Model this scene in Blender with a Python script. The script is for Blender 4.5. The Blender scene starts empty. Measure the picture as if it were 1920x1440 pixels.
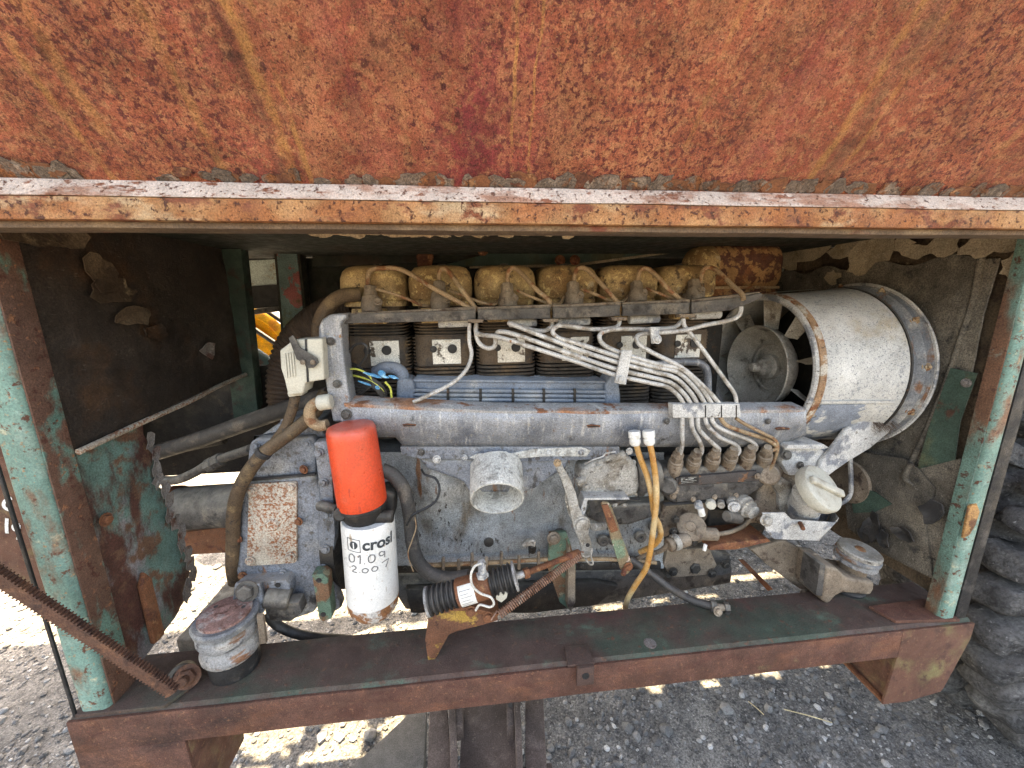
import bpy, bmesh, math, random
from mathutils import Vector as V, Matrix, noise
random.seed(11)
SC = bpy.context.scene
COL = SC.collection
R = math.radians

# ------------------------------------------------------------------ camera
CAMZ = 1.37
PITCH, YAW, ROLL, FPX = R(12.2), R(6.0), R(0.6), 725.0
cd = V((math.sin(YAW)*math.cos(PITCH), math.cos(YAW)*math.cos(PITCH), -math.sin(PITCH)))
r0 = V((math.cos(YAW), -math.sin(YAW), 0)); u0 = r0.cross(cd)
CR = r0*math.cos(ROLL) - u0*math.sin(ROLL)
CU = u0*math.cos(ROLL) + r0*math.sin(ROLL)
CP = V((0, 0, CAMZ))
cam_data = bpy.data.cameras.new('camera'); cam = bpy.data.objects.new('camera', cam_data); COL.objects.link(cam)
cam_data.sensor_width = 36.0; cam_data.lens = 36.0*FPX/1920.0
cam_data.clip_start = 0.02; cam_data.clip_end = 500
m = Matrix.Identity(4)
for i in range(3):
    m[i][0] = CR[i]; m[i][1] = CU[i]; m[i][2] = -cd[i]; m[i][3] = CP[i]
cam.matrix_world = m
SC.camera = cam

# ------------------------------------------------------------------ sky, sun, exposure
SUN_AZ, SUN_EL = R(-24), R(63)          # azimuth from +Y towards +X, elevation
sun_dir = V((math.sin(SUN_AZ)*math.cos(SUN_EL), math.cos(SUN_AZ)*math.cos(SUN_EL), math.sin(SUN_EL)))
W = bpy.data.worlds.new('World'); SC.world = W; W.use_nodes = True
wt = W.node_tree; wt.nodes.clear()
sky = wt.nodes.new('ShaderNodeTexSky'); sky.sky_type = 'NISHITA'; sky.sun_disc = False
sky.sun_elevation = SUN_EL; sky.sun_rotation = SUN_AZ
sky.air_density = 1.0; sky.dust_density = 5.0; sky.ozone_density = 1.0
bg = wt.nodes.new('ShaderNodeBackground'); bg.inputs[1].default_value = 0.15
wo = wt.nodes.new('ShaderNodeOutputWorld')
wt.links.new(sky.outputs[0], bg.inputs[0]); wt.links.new(bg.outputs[0], wo.inputs[0])
sl = bpy.data.lights.new('sun', 'SUN'); sl.energy = 5.0; sl.angle = R(0.55); sl.color = (1.0, 0.87, 0.66)
so = bpy.data.objects.new('sun', sl); COL.objects.link(so)
so.rotation_euler = sun_dir.to_track_quat('Z', 'Y').to_euler()
so.location = (0, 0, 8)
SC.view_settings.view_transform = 'Standard'; SC.view_settings.look = 'None'
SC.view_settings.exposure = 3.35; SC.view_settings.gamma = 1.0
SC.view_settings.use_white_balance = True; SC.view_settings.white_balance_temperature = 8300; SC.view_settings.white_balance_tint = 10
SC.render.engine = 'CYCLES'
SC.cycles.use_denoising = True
SC.cycles.max_bounces = 7; SC.cycles.diffuse_bounces = 5; SC.cycles.glossy_bounces = 3
SC.cycles.sample_clamp_indirect = 6.0
SC.cycles.caustics_reflective = False; SC.cycles.caustics_refractive = False

# ------------------------------------------------------------------ helpers: a pixel of the survey picture on a known plane of the place
def ray(px, py): return cd + CR*((px-960)/FPX) - CU*((py-720)/FPX)
def U(px, py, Y):
    v = ray(px, py); return CP + v*(Y/v.y)
def UZ(px, py, Z):
    v = ray(px, py); return CP + v*((Z-CAMZ)/v.z)
def UX(px, py, X):
    v = ray(px, py); return CP + v*(X/v.x)

def link(o, parent=None):
    COL.objects.link(o)
    if parent is not None:
        o.parent = parent
        if parent.type == 'EMPTY':
            o.matrix_parent_inverse = Matrix.Translation(-parent.location)
    return o
def tag(o, label, cat, group=None):
    o['label'] = label; o['category'] = cat
    if group: o['group'] = group
    return o
def thing(name, label, cat, loc=(0, 0, 0), group=None):
    o = bpy.data.objects.new(name, None); o.location = loc; o.empty_display_size = .05
    COL.objects.link(o)
    return tag(o, label, cat, group)
def mesh_of(bm, mat, angle=38, smooth=True):
    me = bpy.data.meshes.new('mesh')
    bmesh.ops.recalc_face_normals(bm, faces=bm.faces[:])
    bm.to_mesh(me); bm.free()
    if smooth:
        me.shade_smooth(); me.set_sharp_from_angle(angle=R(angle))
    if mat is not None: me.materials.append(mat)
    return me
def obj(name, bm, mat, parent=None, angle=38, smooth=True):
    o = bpy.data.objects.new(name, mesh_of(bm, mat, angle, smooth))
    return link(o, parent)
def bev(bm, w, seg=2, ang=28):
    if w <= 0: return
    bmesh.ops.remove_doubles(bm, verts=bm.verts[:], dist=1e-6)
    es = [e for e in bm.edges if len(e.link_faces) == 2 and e.calc_face_angle(0) > R(ang)]
    if es: bmesh.ops.bevel(bm, geom=es, offset=w, segments=seg, affect='EDGES', clamp_overlap=True, profile=.6)
def jit(bm, a, sc=30.0, seed=0):
    for v in bm.verts:
        q = v.co*sc + V((seed, seed*1.7, 0))
        v.co += noise.noise_vector(q)*a
def a_box(bm, x0, x1, y0, y1, z0, z1):
    v = [bm.verts.new((x, y, z)) for x in (x0, x1) for y in (y0, y1) for z in (z0, z1)]
    for f in ((0,1,3,2),(4,6,7,5),(0,4,5,1),(2,3,7,6),(0,2,6,4),(1,5,7,3)): bm.faces.new([v[i] for i in f])
    return v
def box(name, x0, x1, y0, y1, z0, z1, mat, parent=None, b=.002):
    bm = bmesh.new(); a_box(bm, x0, x1, y0, y1, z0, z1); bev(bm, b); return obj(name, bm, mat, parent)
def a_prism(bm, pts, ext):
    n = len(pts); a = [bm.verts.new(p) for p in pts]; b = [bm.verts.new(p+ext) for p in pts]
    bm.faces.new(a); bm.faces.new(b[::-1])
    for i in range(n): bm.faces.new((a[i], b[i], b[(i+1) % n], a[(i+1) % n]))
def prism3(name, pts, ext, mat, parent=None, b=.002, tri=False, seg=2):
    bm = bmesh.new(); a_prism(bm, [V(p) for p in pts], V(ext))
    bmesh.ops.recalc_face_normals(bm, faces=bm.faces[:]); bev(bm, b, seg)
    return obj(name, bm, mat, parent)
def prism(name, pp, Y, th, mat, parent=None, b=.002, seg=2):
    return prism3(name, [U(x, y, Y) for x, y in pp], V((0, th, 0)), mat, parent, b, seg=seg)
def cr(pts, n=6):
    """Catmull-Rom through pts"""
    P = [V(p) for p in pts]; P = [P[0]*2-P[1]] + P + [P[-1]*2-P[-2]]; out = []
    for i in range(1, len(P)-2):
        a, b, c, d = P[i-1], P[i], P[i+1], P[i+2]
        for k in range(n):
            t = k/n
            out.append(.5*((2*b)+(c-a)*t+(2*a-5*b+4*c-d)*t*t+(3*b-a-3*c+d)*t**3))
    out.append(P[-2]); return out
def a_tube(bm, P, rad, seg=10, caps=True, flat=None):
    P = [V(p) for p in P]; n = len(P)
    t = [(P[min(i+1, n-1)]-P[max(i-1, 0)]).normalized() for i in range(n)]
    up = V((0, 0, 1)) if abs(t[0].z) < .9 else V((1, 0, 0))
    nx = t[0].cross(up).normalized(); rings = []
    for i in range(n):
        nx = (nx - t[i]*nx.dot(t[i])).normalized(); ny = t[i].cross(nx)
        r = rad[i] if isinstance(rad, (list, tuple)) else rad
        rings.append([bm.verts.new(P[i]+(nx*math.cos(2*math.pi*k/seg)+ny*math.sin(2*math.pi*k/seg))*r) for k in range(seg)])
    for i in range(n-1):
        for k in range(seg):
            bm.faces.new((rings[i][k], rings[i][(k+1) % seg], rings[i+1][(k+1) % seg], rings[i+1][k]))
    if caps:
        bm.faces.new(rings[0][::-1]); bm.faces.new(rings[-1])
def tube(name, pts, r, mat, parent=None, n=6, seg=10, caps=True):
    bm = bmesh.new(); P = cr(pts, n) if n > 1 else pts
    if isinstance(r, (list, tuple)) and len(r) == len(pts) and n > 1:
        rr = []
        for i in range(len(r)-1):
            for k in range(n): rr.append(r[i]+(r[i+1]-r[i])*k/n)
        rr.append(r[-1]); r = rr
    a_tube(bm, P, r, seg, caps); return obj(name, bm, mat, parent, angle=50)
def ptube(name, pp, r, mat, parent=None, n=6, seg=10):
    """pp: (px, py, Y)"""
    return tube(name, [U(*p) for p in pp], r, mat, parent, n, seg)
def frame_of(axis):
    z = V(axis).normalized(); x = z.orthogonal().normalized(); y = z.cross(x); return x, y, z
def a_lathe(bm, o, axis, prof, seg=32, cap=True, phase=0.0):
    x, y, z = frame_of(axis); o = V(o); rings = []
    for t, r in prof:
        rings.append([bm.verts.new(o+z*t+(x*math.cos(phase+2*math.pi*k/seg)+y*math.sin(phase+2*math.pi*k/seg))*max(r, 1e-5)) for k in range(seg)])
    for i in range(len(rings)-1):
        for k in range(seg):
            bm.faces.new((rings[i][k], rings[i][(k+1) % seg], rings[i+1][(k+1) % seg], rings[i+1][k]))
    if cap:
        bm.faces.new(rings[0][::-1]); bm.faces.new(rings[-1])
def lathe(name, o, axis, prof, mat, parent=None, seg=32, cap=True, angle=38):
    bm = bmesh.new(); a_lathe(bm, o, axis, prof, seg, cap); return obj(name, bm, mat, parent, angle)
def rod(name, p0, p1, r, mat, parent=None, seg=14, b=.0015):
    p0, p1 = V(p0), V(p1); L = (p1-p0).length
    return lathe(name, p0, p1-p0, [(0, r-b), (b, r), (L-b, r), (L, r-b)], mat, parent, seg)
_bolt = {}
def bolt(p, axis, r, mat, parent=None, h=None, name='bolt', nut=False):
    """hex head on a washer, mesh shared between bolts of one material"""
    key = (mat.name, nut)
    if key not in _bolt:
        bm = bmesh.new()
        a_lathe(bm, (0, 0, 0), (0, 0, 1), [(0, 1.45), (.18, 1.45), (.2, 1.3)], 14)
        a_lathe(bm, (0, 0, 0), (0, 0, 1), [(.15, 1.0), (.75, 1.02), (.95, .8)], 6)
        if nut: a_lathe(bm, (0, 0, 0), (0, 0, 1), [(.7, .55), (1.7, .55), (1.8, .45)], 10)
        _bolt[key] = mesh_of(bm, mat, 30)
    o = bpy.data.objects.new(name, _bolt[key])
    x, y, z = frame_of(axis); a = random.random()*3
    x2 = x*math.cos(a)+y*math.sin(a); y2 = z.cross(x2); s = r
    M = Matrix(((x2.x*s, y2.x*s, z.x*s, p[0]), (x2.y*s, y2.y*s, z.y*s, p[1]), (x2.z*s, y2.z*s, z.z*s, p[2]), (0, 0, 0, 1)))
    link(o, parent)
    o.matrix_basis = M
    return o
def copy_of(o, parent, off):
    inv = o.matrix_parent_inverse.copy(); c = o.copy(); COL.objects.link(c); c.parent = parent; c.matrix_parent_inverse = inv; c.location = o.location + V(off)
    return c
def flake(name, c, ux, uy, nrm, w, h, mat, parent, curl=.3, n=11, th=.0012, seed=None):
    """irregular curled scale of rust or paint: centre, two in-plane axes, outward normal"""
    rnd = random.Random(seed if seed is not None else random.random()); bm = bmesh.new(); top = []; bot = []
    ux, uy, nrm, c = V(ux), V(uy), V(nrm), V(c)
    ctr = bm.verts.new(c + nrm*th); cb = bm.verts.new(c)
    for k in range(n):
        a = 2*math.pi*k/n; q = rnd.uniform(.62, 1.12)
        p = c + ux*(math.cos(a)*w*.5*q) + uy*(math.sin(a)*h*.5*q)
        lift = curl*rnd.uniform(.1, 1.0)*min(w, h)*.35
        top.append(bm.verts.new(p + nrm*(lift+th))); bot.append(bm.verts.new(p + nrm*lift))
    for k in range(n):
        j = (k+1) % n
        bm.faces.new((ctr, top[k], top[j])); bm.faces.new((cb, bot[j], bot[k])); bm.faces.new((top[k], bot[k], bot[j], top[j]))
    return obj(name, bm, mat, parent, angle=60)

# ------------------------------------------------------------------ materials
MATS = {}
def mat(name, base, layers=(), rough=.75, metal=0.0, bump=.25, bs=260.0, dust=0.0, dustcol=(.42, .38, .31), val=.35, uv=False, spec=.35, rvar=.15, island=None, streaks=()):
    """base colour, then layers (colour, scale, lo, hi, stretch, detail) laid over it through noise masks at real positions.
    dust: how much dust has settled on faces that look up."""
    M = bpy.data.materials.new(name); M.use_nodes = True; nt = M.node_tree; N = nt.nodes; L = nt.links; N.clear()
    out = N.new('ShaderNodeOutputMaterial'); bs_ = N.new('ShaderNodeBsdfPrincipled'); L.new(bs_.outputs[0], out.inputs[0])
    geo = N.new('ShaderNodeNewGeometry')
    if uv:
        u = N.new('ShaderNodeUVMap'); co = u.outputs[0]
    else: co = geo.outputs['Position']
    def nz(scale, stretch=(1, 1, 1), detail=4.0, rough_=.6, off=0.0, dist=0.0):
        mp = N.new('ShaderNodeMapping'); mp.inputs['Scale'].default_value = stretch; mp.inputs['Location'].default_value = (off, off*.7, off*1.3)
        L.new(co, mp.inputs[0]); t = N.new('ShaderNodeTexNoise'); t.inputs['Scale'].default_value = scale
        t.inputs['Detail'].default_value = detail; t.inputs['Roughness'].default_value = rough_; t.inputs['Distortion'].default_value = dist
        L.new(mp.outputs[0], t.inputs['Vector']); return t.outputs['Fac']
    def ramp(s, lo, hi, a=0.0, b=1.0):
        r = N.new('ShaderNodeMapRange'); r.inputs[1].default_value = lo; r.inputs[2].default_value = hi
        r.inputs[3].default_value = a; r.inputs[4].default_value = b; r.interpolation_type = 'SMOOTHSTEP'; L.new(s, r.inputs[0]); return r.outputs[0]
    def mix(f, a, b, mode='MIX'):
        x = N.new('ShaderNodeMix'); x.data_type = 'RGBA'; x.blend_type = mode
        if isinstance(f, float): x.inputs[0].default_value = f
        else: L.new(f, x.inputs[0])
        for i, q in ((6, a), (7, b)):
            if isinstance(q, tuple): x.inputs[i].default_value = (*q[:3], 1)
            else: L.new(q, x.inputs[i])
        return x.outputs[2]
    c = base
    rg = None
    hsum = None
    for i, ly in enumerate(layers):
        colr, sc, lo, hi = ly[:4]; st = ly[4] if len(ly) > 4 and ly[4] else (1, 1, 1); de = ly[5] if len(ly) > 5 else 5.0
        mk = ramp(nz(sc, st, de, .62, 3.1*i+len(name)*.37, .15), lo, hi)
        if len(ly) > 6:
            md = ramp(nz(ly[6][0], (1.2, .8, 1), 3, .55, 7.7+i), ly[6][1], ly[6][2]); q = N.new('ShaderNodeMath'); q.operation = 'MULTIPLY'
            L.new(mk, q.inputs[0]); L.new(md, q.inputs[1]); mk = q.outputs[0]
        c = mix(mk, c, colr); hsum = mk
    if island is not None:
        rp = N.new('ShaderNodeValToRGB'); els = rp.color_ramp.elements
        for j, (po, cc) in enumerate(island):
            e = els[j] if j < 2 else els.new(po)
            e.position = po; e.color = (*cc, 1)
        L.new(geo.outputs['Random Per Island'], rp.inputs[0]); c = mix(.8, c, rp.outputs[0])
    if streaks:
        su = N.new('ShaderNodeSeparateXYZ'); L.new(co, su.inputs[0])
        wv = ramp(nz(5, (1, 1, 1), 3, .6, 13.0), 0, 1, -.012, .012)
        for colr, u0_, lean, wid, amt in streaks:
            a1 = N.new('ShaderNodeMath'); a1.operation = 'MULTIPLY_ADD'; L.new(su.outputs[1], a1.inputs[0]); a1.inputs[1].default_value = -lean; a1.inputs[2].default_value = -u0_
            a2 = N.new('ShaderNodeMath'); a2.operation = 'ADD'; L.new(su.outputs[0], a2.inputs[0]); L.new(a1.outputs[0], a2.inputs[1])
            a3 = N.new('ShaderNodeMath'); a3.operation = 'ADD'; L.new(a2.outputs[0], a3.inputs[0]); L.new(wv, a3.inputs[1])
            a4 = N.new('ShaderNodeMath'); a4.operation = 'ABSOLUTE'; L.new(a3.outputs[0], a4.inputs[0])
            mk = ramp(a4.outputs[0], wid*.25, wid, amt, 0.0)
            br_ = ramp(nz(48, (1, .45, 1), 5, .65, u0_*3), .34, .62); q = N.new('ShaderNodeMath'); q.operation = 'MULTIPLY'; L.new(mk, q.inputs[0]); L.new(br_, q.inputs[1])
            c = mix(q.outputs[0], c, colr)
    vf = ramp(nz(bs*1.25, (1, 1, 1), 4, .75, 9.0), .32, .68, 1-val*1.15, 1+val*.75)
    vf2 = ramp(nz(17, (1, 1, 1), 6, .65, 5.0), .3, .7, 1-val*.75, 1+val*.45)
    mm = N.new('ShaderNodeMath'); mm.operation = 'MULTIPLY'; L.new(vf, mm.inputs[0]); L.new(vf2, mm.inputs[1])
    cb = N.new('ShaderNodeCombineColor')
    for i in range(3): L.new(mm.outputs[0], cb.inputs[i])
    c = mix(1.0, c, cb.outputs[0], 'MULTIPLY')
    if dust > 0:
        sx = N.new('ShaderNodeSeparateXYZ'); L.new(geo.outputs['Normal'], sx.inputs[0])
        up = ramp(sx.outputs[2], -.15, .85, 0.0, dust)
        dn = ramp(nz(38, (1, 1, 1), 6, .7, 2.0), .25, .62, .25, 1.0)
        q = N.new('ShaderNodeMath'); q.operation = 'MULTIPLY'; L.new(up, q.inputs[0]); L.new(dn, q.inputs[1])
        c = mix(q.outputs[0], c, dustcol)
    if isinstance(c, tuple): bs_.inputs['Base Color'].default_value = (*c, 1)
    else: L.new(c, bs_.inputs['Base Color'])
    bs_.inputs['Metallic'].default_value = metal
    bs_.inputs['Specular IOR Level'].default_value = spec
    rr = ramp(nz(40, (1, 1, 1), 3, .6, 1.0), .3, .7, max(.05, rough-rvar), min(1, rough+rvar)); L.new(rr, bs_.inputs['Roughness'])
    if bump > 0:
        bp = N.new('ShaderNodeBump'); bp.inputs['Strength'].default_value = bump; bp.inputs['Distance'].default_value = .004
        L.new(nz(bs, (1, 1, 1), 6, .7, 4.0), bp.inputs['Height'])
        last = bp.outputs[0]
        if hsum is not None:
            b2 = N.new('ShaderNodeBump'); b2.inputs['Strength'].default_value = min(1, bump*1.2); b2.inputs['Distance'].default_value = .0015
            L.new(hsum, b2.inputs['Height']); L.new(last, b2.inputs['Normal']); last = b2.outputs[0]
        L.new(last, bs_.inputs['Normal'])
    MATS[name] = M; return M

RUST = (.20, .065, .025); RUSTD = (.055, .02, .012); RUSTO = (.40, .17, .05); RUSTL = (.36, .19, .1)
TURQ = (.13, .36, .29); DUST = (.42, .38, .31)
STK = [((.24, .045, .048), .03, 0, .12, .45), ((.24, .045, .048), -.12, 0, .05, .4), ((.25, .05, .052), .40, .1, .05, .4)] + [((.47, .23, .08), u, l, w, a) for u, l, w, a in ((-.44, -.05, .007, .7), (-.415, 0, .010, .5), (-.31, .0, .008, .5), (-.225, 0, .011, .85), (-.205, 0, .005, .7), (.06, 0, .003, .8), (.085, 0, .0025, .8), (.505, 0, .009, .75), (.545, 0, .007, .6), (.30, 0, .005, .4), (-.62, 0, .010, .4), (.78, 0, .010, .4))] + [((.12, .045, .032), -.238, 0, .009, .7), ((.21, .115, .06), .527, 0, .016, .5)]
m_hop = mat('rusty hopper plate', (.34, .104, .058), [
    ((.41, .165, .085), 9, .42, .66, (1.6, .7, 1), 6), ((.24, .042, .042), 3.0, .55, .68, (1.3, .7, 1), 6),
    ((.29, .080, .045), 26, .48, .64, (1, .8, 1), 7), ((.41, .175, .088), 75, .47, .62, (1, 1, 1), 5),
    ((.13, .034, .028), 140, .515, .59, (1, .9, 1), 6, (5.5, .38, .60)), ((.085, .024, .020), 62, .565, .635, (1, .85, 1), 9, (5, .45, .60)), ((.155, .044, .033), 250, .56, .63),
    ((.075, .032, .024), 11, .64, .72, (1, 1, 1), 14), ((.46, .24, .13), 330, .60, .68)],
    rough=.8, bump=.8, bs=460, val=.40, uv=True, spec=.25, streaks=STK)
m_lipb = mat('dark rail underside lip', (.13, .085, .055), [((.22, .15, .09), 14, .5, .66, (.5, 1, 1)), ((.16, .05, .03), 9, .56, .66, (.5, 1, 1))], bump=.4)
m_railw = mat('chalky white rail paint', (.58, .49, .43), [((.36, .20, .14), 30, .46, .62, (.35, 1, 1), 8), ((.24, .095, .055), 70, .56, .65, (.5, 1, 1), 7), ((.15, .07, .05), 160, .58, .66)], bump=.7, bs=300, val=.25)
m_railr = mat('rust streaked rail', (.38, .20, .09), [((.30, .115, .045), 13, .42, .58, (.6, 1, 1), 8), ((.46, .32, .19), 20, .55, .68, (.5, 1, 1), 8), ((.19, .06, .03), 34, .52, .62, (.6, 1, 1), 8), ((.09, .032, .02), 120, .56, .64)], bump=.6, bs=320)
m_flake = mat('grey rust scale', (.15, .11, .085), [((.30, .23, .18), 60, .5, .66), ((.22, .08, .03), 34, .5, .64)], bump=.8, bs=300, val=.5)
m_post = mat('turquoise post paint', (.132, .235, .198), [((.33, .42, .355), 7, .48, .70), ((.42, .40, .28), 26, .60, .72), ((.17, .082, .048), 14, .53, .67, (1.2, 1.2, .5), 10), ((.10, .04, .024), 70, .58, .65, (1, 1, 1), 6), ((.30, .20, .11), 130, .60, .68)], bump=.3, bs=240, val=.25, rough=.6)
m_postr = mat('rusted post side', (.125, .066, .046), [((.10, .20, .165), 11, .53, .62, (1, 1, .6)), ((.08, .03, .02), 60, .55, .65), ((.27, .12, .06), 90, .58, .68)], bump=.4, bs=300)
m_beam = mat('beam with worn green paint', (.072, .042, .034), [((.042, .062, .044), 6, .44, .64, (.6, 1, 1), 8), ((.075, .115, .082), 15, .56, .70, (.7, 1, 1), 10), ((.12, .024, .026), 5.5, .62, .72, (.6, 1, 1), 7), ((.11, .055, .035), 70, .58, .68)], bump=.3, bs=300, dust=.15, dustcol=(.14, .115, .09))
m_beamf = mat('brown red beam face', (.115, .052, .036), [((.16, .066, .038), 16, .5, .66, (.5, 1, 1)), ((.10, .04, .028), 30, .52, .66, (.4, 1, 1), 7), ((.055, .028, .022), 7, .56, .72, (.5, 1, 1), 9), ((.20, .095, .055), 150, .58, .68), ((.15, .13, .06), 9, .64, .78)], bump=.5, bs=380, val=.42)
m_foot = mat('brown foot plate with lichen', (.125, .057, .038), [((.19, .165, .07), 12, .48, .74, (1, 1, 1), 9), ((.08, .036, .026), 26, .50, .66), ((.20, .11, .06), 140, .58, .68)], bump=.25, bs=380, val=.25)
m_dark = mat('inner dark sheet', (.030, .022, .017), [((.062, .050, .042), 5, .48, .68), ((.052, .027, .014), 4.5, .52, .66), ((.085, .075, .065), 160, .62, .72, (1, .5, 2))], bump=.4, bs=220, val=.4, rough=.65)  # base darkened to put the bay's interior shade into the wall
m_rubber = mat('dusty rubber sheet', (.11, .096, .076), [((.19, .165, .13), 7, .45, .68), ((.05, .045, .04), 30, .55, .68), ((.24, .21, .17), 190, .58, .72, (2.4, 1, .5))], bump=.6, bs=260, val=.5, rough=.85)
m_greenin = mat('inner green paint', (.045, .078, .058), [((.09, .10, .055), 9, .5, .68), ((.085, .04, .025), 20, .58, .68)], bump=.2, bs=260)
m_grnsheet = mat('green sheet rusted', (.10, .18, .155), [((.20, .19, .20), 9, .52, .64, (1, 1, .6), 7), ((.075, .030, .022), 7, .47, .56, (1.3, 1.3, .6), 9), ((.13, .068, .042), 20, .51, .64), ((.14, .17, .10), 5, .6, .72)], bump=.3, bs=240)
m_ragged = mat('ragged zinc edge', (.20, .18, .165), [((.10, .04, .028), 22, .5, .64), ((.30, .28, .26), 60, .58, .7)], bump=.6)
m_paintchip = mat('peeling beige paint', (.30, .245, .17), [((.20, .15, .09), 20, .5, .68), ((.38, .33, .25), 70, .56, .7)], bump=.4)
m_wall = mat('stained inner sheet', (.115, .082, .052), [((.05, .032, .02), 6, .44, .62), ((.05, .03, .02), 18, .56, .68), ((.22, .17, .11), 30, .58, .72)], bump=.4, bs=200, val=.4)
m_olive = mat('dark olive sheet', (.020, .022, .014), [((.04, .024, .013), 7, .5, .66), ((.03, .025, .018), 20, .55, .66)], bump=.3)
m_bluegrn = mat('sunlit pale green hue', (.56, .64, .58), [((.42, .34, .22), 22, .56, .68), ((.20, .09, .05), 40, .62, .68)], bump=.25)  # albedo raised to put sunlight into the far cross beams
# engine
BLUE = (.155, .19, .245)
m_cowl = mat('blue grey cowl metal', (.255, .268, .29), [((.155, .168, .195), 6, .47, .64, (1, 1, .5), 6), ((.46, .455, .44), 40, .52, .72, (3.0, 1, .22), 7), ((.06, .062, .066), 22, .61, .72, (1.6, 1, .5), 8), ((.32, .30, .26), 120, .60, .68), ((.27, .15, .08), 40, .66, .72)], bump=.4, bs=300, val=.36, rough=.42, metal=.3, dust=.2)
m_drum = mat('dusty pale drum', (.46, .45, .42), [((.28, .285, .29), 130, .53, .66), ((.54, .53, .50), 6, .5, .66), ((.34, .285, .195), 4.2, .52, .68), ((.18, .19, .21), 260, .57, .66)], bump=.35, bs=380, val=.22, rough=.85)
m_drumb = mat('bare blue drum foot', (.19, .215, .255), [((.50, .49, .46), 17, .52, .58, (1, 1, 1), 8), ((.13, .15, .19), 30, .58, .7, (2, 1, .4))], bump=.3, bs=320, rough=.6)
m_crank = mat('pale crankcase grey', (.25, .265, .27), [((.34, .35, .345), 5, .48, .66), ((.12, .095, .07), 8, .49, .67, (1.4, 1, .6), 8), ((.035, .03, .027), 75, .56, .66, (1.6, 1, .6), 6, (7, .40, .58)), ((.05, .04, .033), 14, .64, .74, (2.2, 1, .35), 8), ((.17, .08, .04), 16, .62, .70, (2.4, 1, .3))], bump=.4, bs=260, val=.4, rough=.45, metal=.1, dust=.2)
m_house = mat('blue grey housing', (.165, .182, .21), [((.28, .28, .275), 10, .52, .70), ((.055, .055, .058), 22, .55, .67, (1.4, 1, .6), 8), ((.09, .085, .08), 70, .55, .66), ((.19, .085, .04), 19, .63, .70, (1.4, 1, .4))], bump=.45, bs=260, val=.4, dust=.45, rough=.5, metal=.1)
m_greyst = mat('dirty grey steel', (.065, .060, .056), [((.15, .13, .105), 20, .5, .68), ((.022, .019, .018), 30, .50, .64)], bump=.4, bs=240, dust=.35, rough=.7)
m_grime = mat('grime and shadow', (.016, .014, .0125), [((.045, .036, .028), 20, .54, .70), ((.075, .04, .023), 40, .63, .71)], bump=.5, bs=220, dust=.15, rough=.6)  # black oily grime, also the fill for gaps that lie in shade
m_brownst = mat('brown dusted steel', (.185, .142, .103), [((.27, .215, .16), 22, .5, .68), ((.075, .048, .034), 50, .55, .66), ((.045, .03, .024), 14, .60, .70)], bump=.45, bs=260, dust=.4, dustcol=(.34, .28, .21))
m_gold = mat('golden dusty cover', (.35, .245, .12), [((.19, .11, .045), 9, .44, .62, (1, 1, 1), 8), ((.50, .37, .17), 70, .54, .64), ((.07, .042, .024), 46, .57, .66), ((.36, .31, .22), 18, .60, .72)], bump=.45, bs=300, val=.35, dust=.2, dustcol=(.34, .25, .12))
m_fin = mat('sooty cooling fins', (.055, .045, .038), [((.12, .078, .045), 10, .5, .66), ((.022, .019, .018), 30, .54, .66), ((.17, .09, .045), 26, .62, .72)], bump=.3, bs=240, dust=.3, dustcol=(.2, .15, .1))
m_finb = mat('soot brown port face', (.085, .06, .04), [((.04, .034, .03), 12, .46, .60), ((.15, .10, .055), 24, .58, .68)], bump=.4)
m_whitep = mat('chipped white port paint', (.64, .62, .56), [((.09, .07, .055), 22, .53, .575, (1, 1, 1), 8), ((.46, .40, .30), 60, .6, .7)], bump=.3)
m_pipe = mat('pale injection pipe', (.46, .45, .43), [((.24, .215, .185), 30, .48, .62), ((.26, .13, .065), 46, .63, .70)], bump=.2, bs=380, rough=.45, metal=.1, dust=.2)
m_pipeb = mat('rusty tan pipe', (.30, .21, .125), [((.19, .08, .035), 34, .5, .62), ((.38, .30, .2), 60, .56, .7)], bump=.3, bs=380)
m_bluecool = mat('blue oil cooler', (.125, .16, .215), [((.27, .28, .29), 14, .52, .70), ((.07, .075, .085), 44, .60, .70)], bump=.3, bs=260, rough=.5, dust=.5, dustcol=(.33, .34, .34))
m_orustedge = mat('orange rusted rim', (.30, .18, .10), [((.20, .08, .038), 30, .5, .6), ((.46, .41, .34), 26, .52, .60), ((.07, .045, .035), 60, .60, .68)], bump=.5)
m_fan = mat('dull fan metal', (.34, .315, .275), [((.30, .28, .25), 12, .5, .68), ((.10, .085, .07), 26, .54, .68), ((.26, .16, .085), 9, .62, .74)], bump=.35, bs=240, rough=.5, metal=.2, dust=.25)
m_flangeb = mat('blue fan flange', (.165, .172, .18), [((.33, .32, .295), 18, .47, .64, (1, 1, 1), 8), ((.18, .09, .05), 12, .55, .63, (1, 1, 1), 8), ((.06, .06, .065), 30, .62, .7)], bump=.35)
m_red = mat('orange red filter paint', (.62, .058, .016), [((.60, .13, .07), 7, .55, .75), ((.44, .042, .018), 9, .46, .7, (1, 1, .5), 6), ((.30, .035, .02), 40, .62, .70, (2, 1, .4), 7), ((.70, .16, .10), 240, .66, .74), ((.20, .04, .02), 160, .70, .74)], bump=.10, bs=200, rough=.42, val=.18, dust=.6, dustcol=(.55, .20, .16), spec=.5)
m_filterw = mat('white filter can', (.66, .655, .63), [((.50, .48, .44), 9, .46, .68, (1, 1, .5), 7), ((.32, .25, .18), 30, .62, .72, (2, 1, .35), 7), ((.36, .24, .15), 120, .64, .70)], bump=.08, rough=.4, val=.12, spec=.5)
m_filterr = mat('filter can rusted end', (.58, .56, .53), [((.26, .115, .05), 30, .43, .52, (1, 1, 1), 8), ((.36, .20, .10), 60, .56, .64)], bump=.5, rough=.7)
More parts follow.
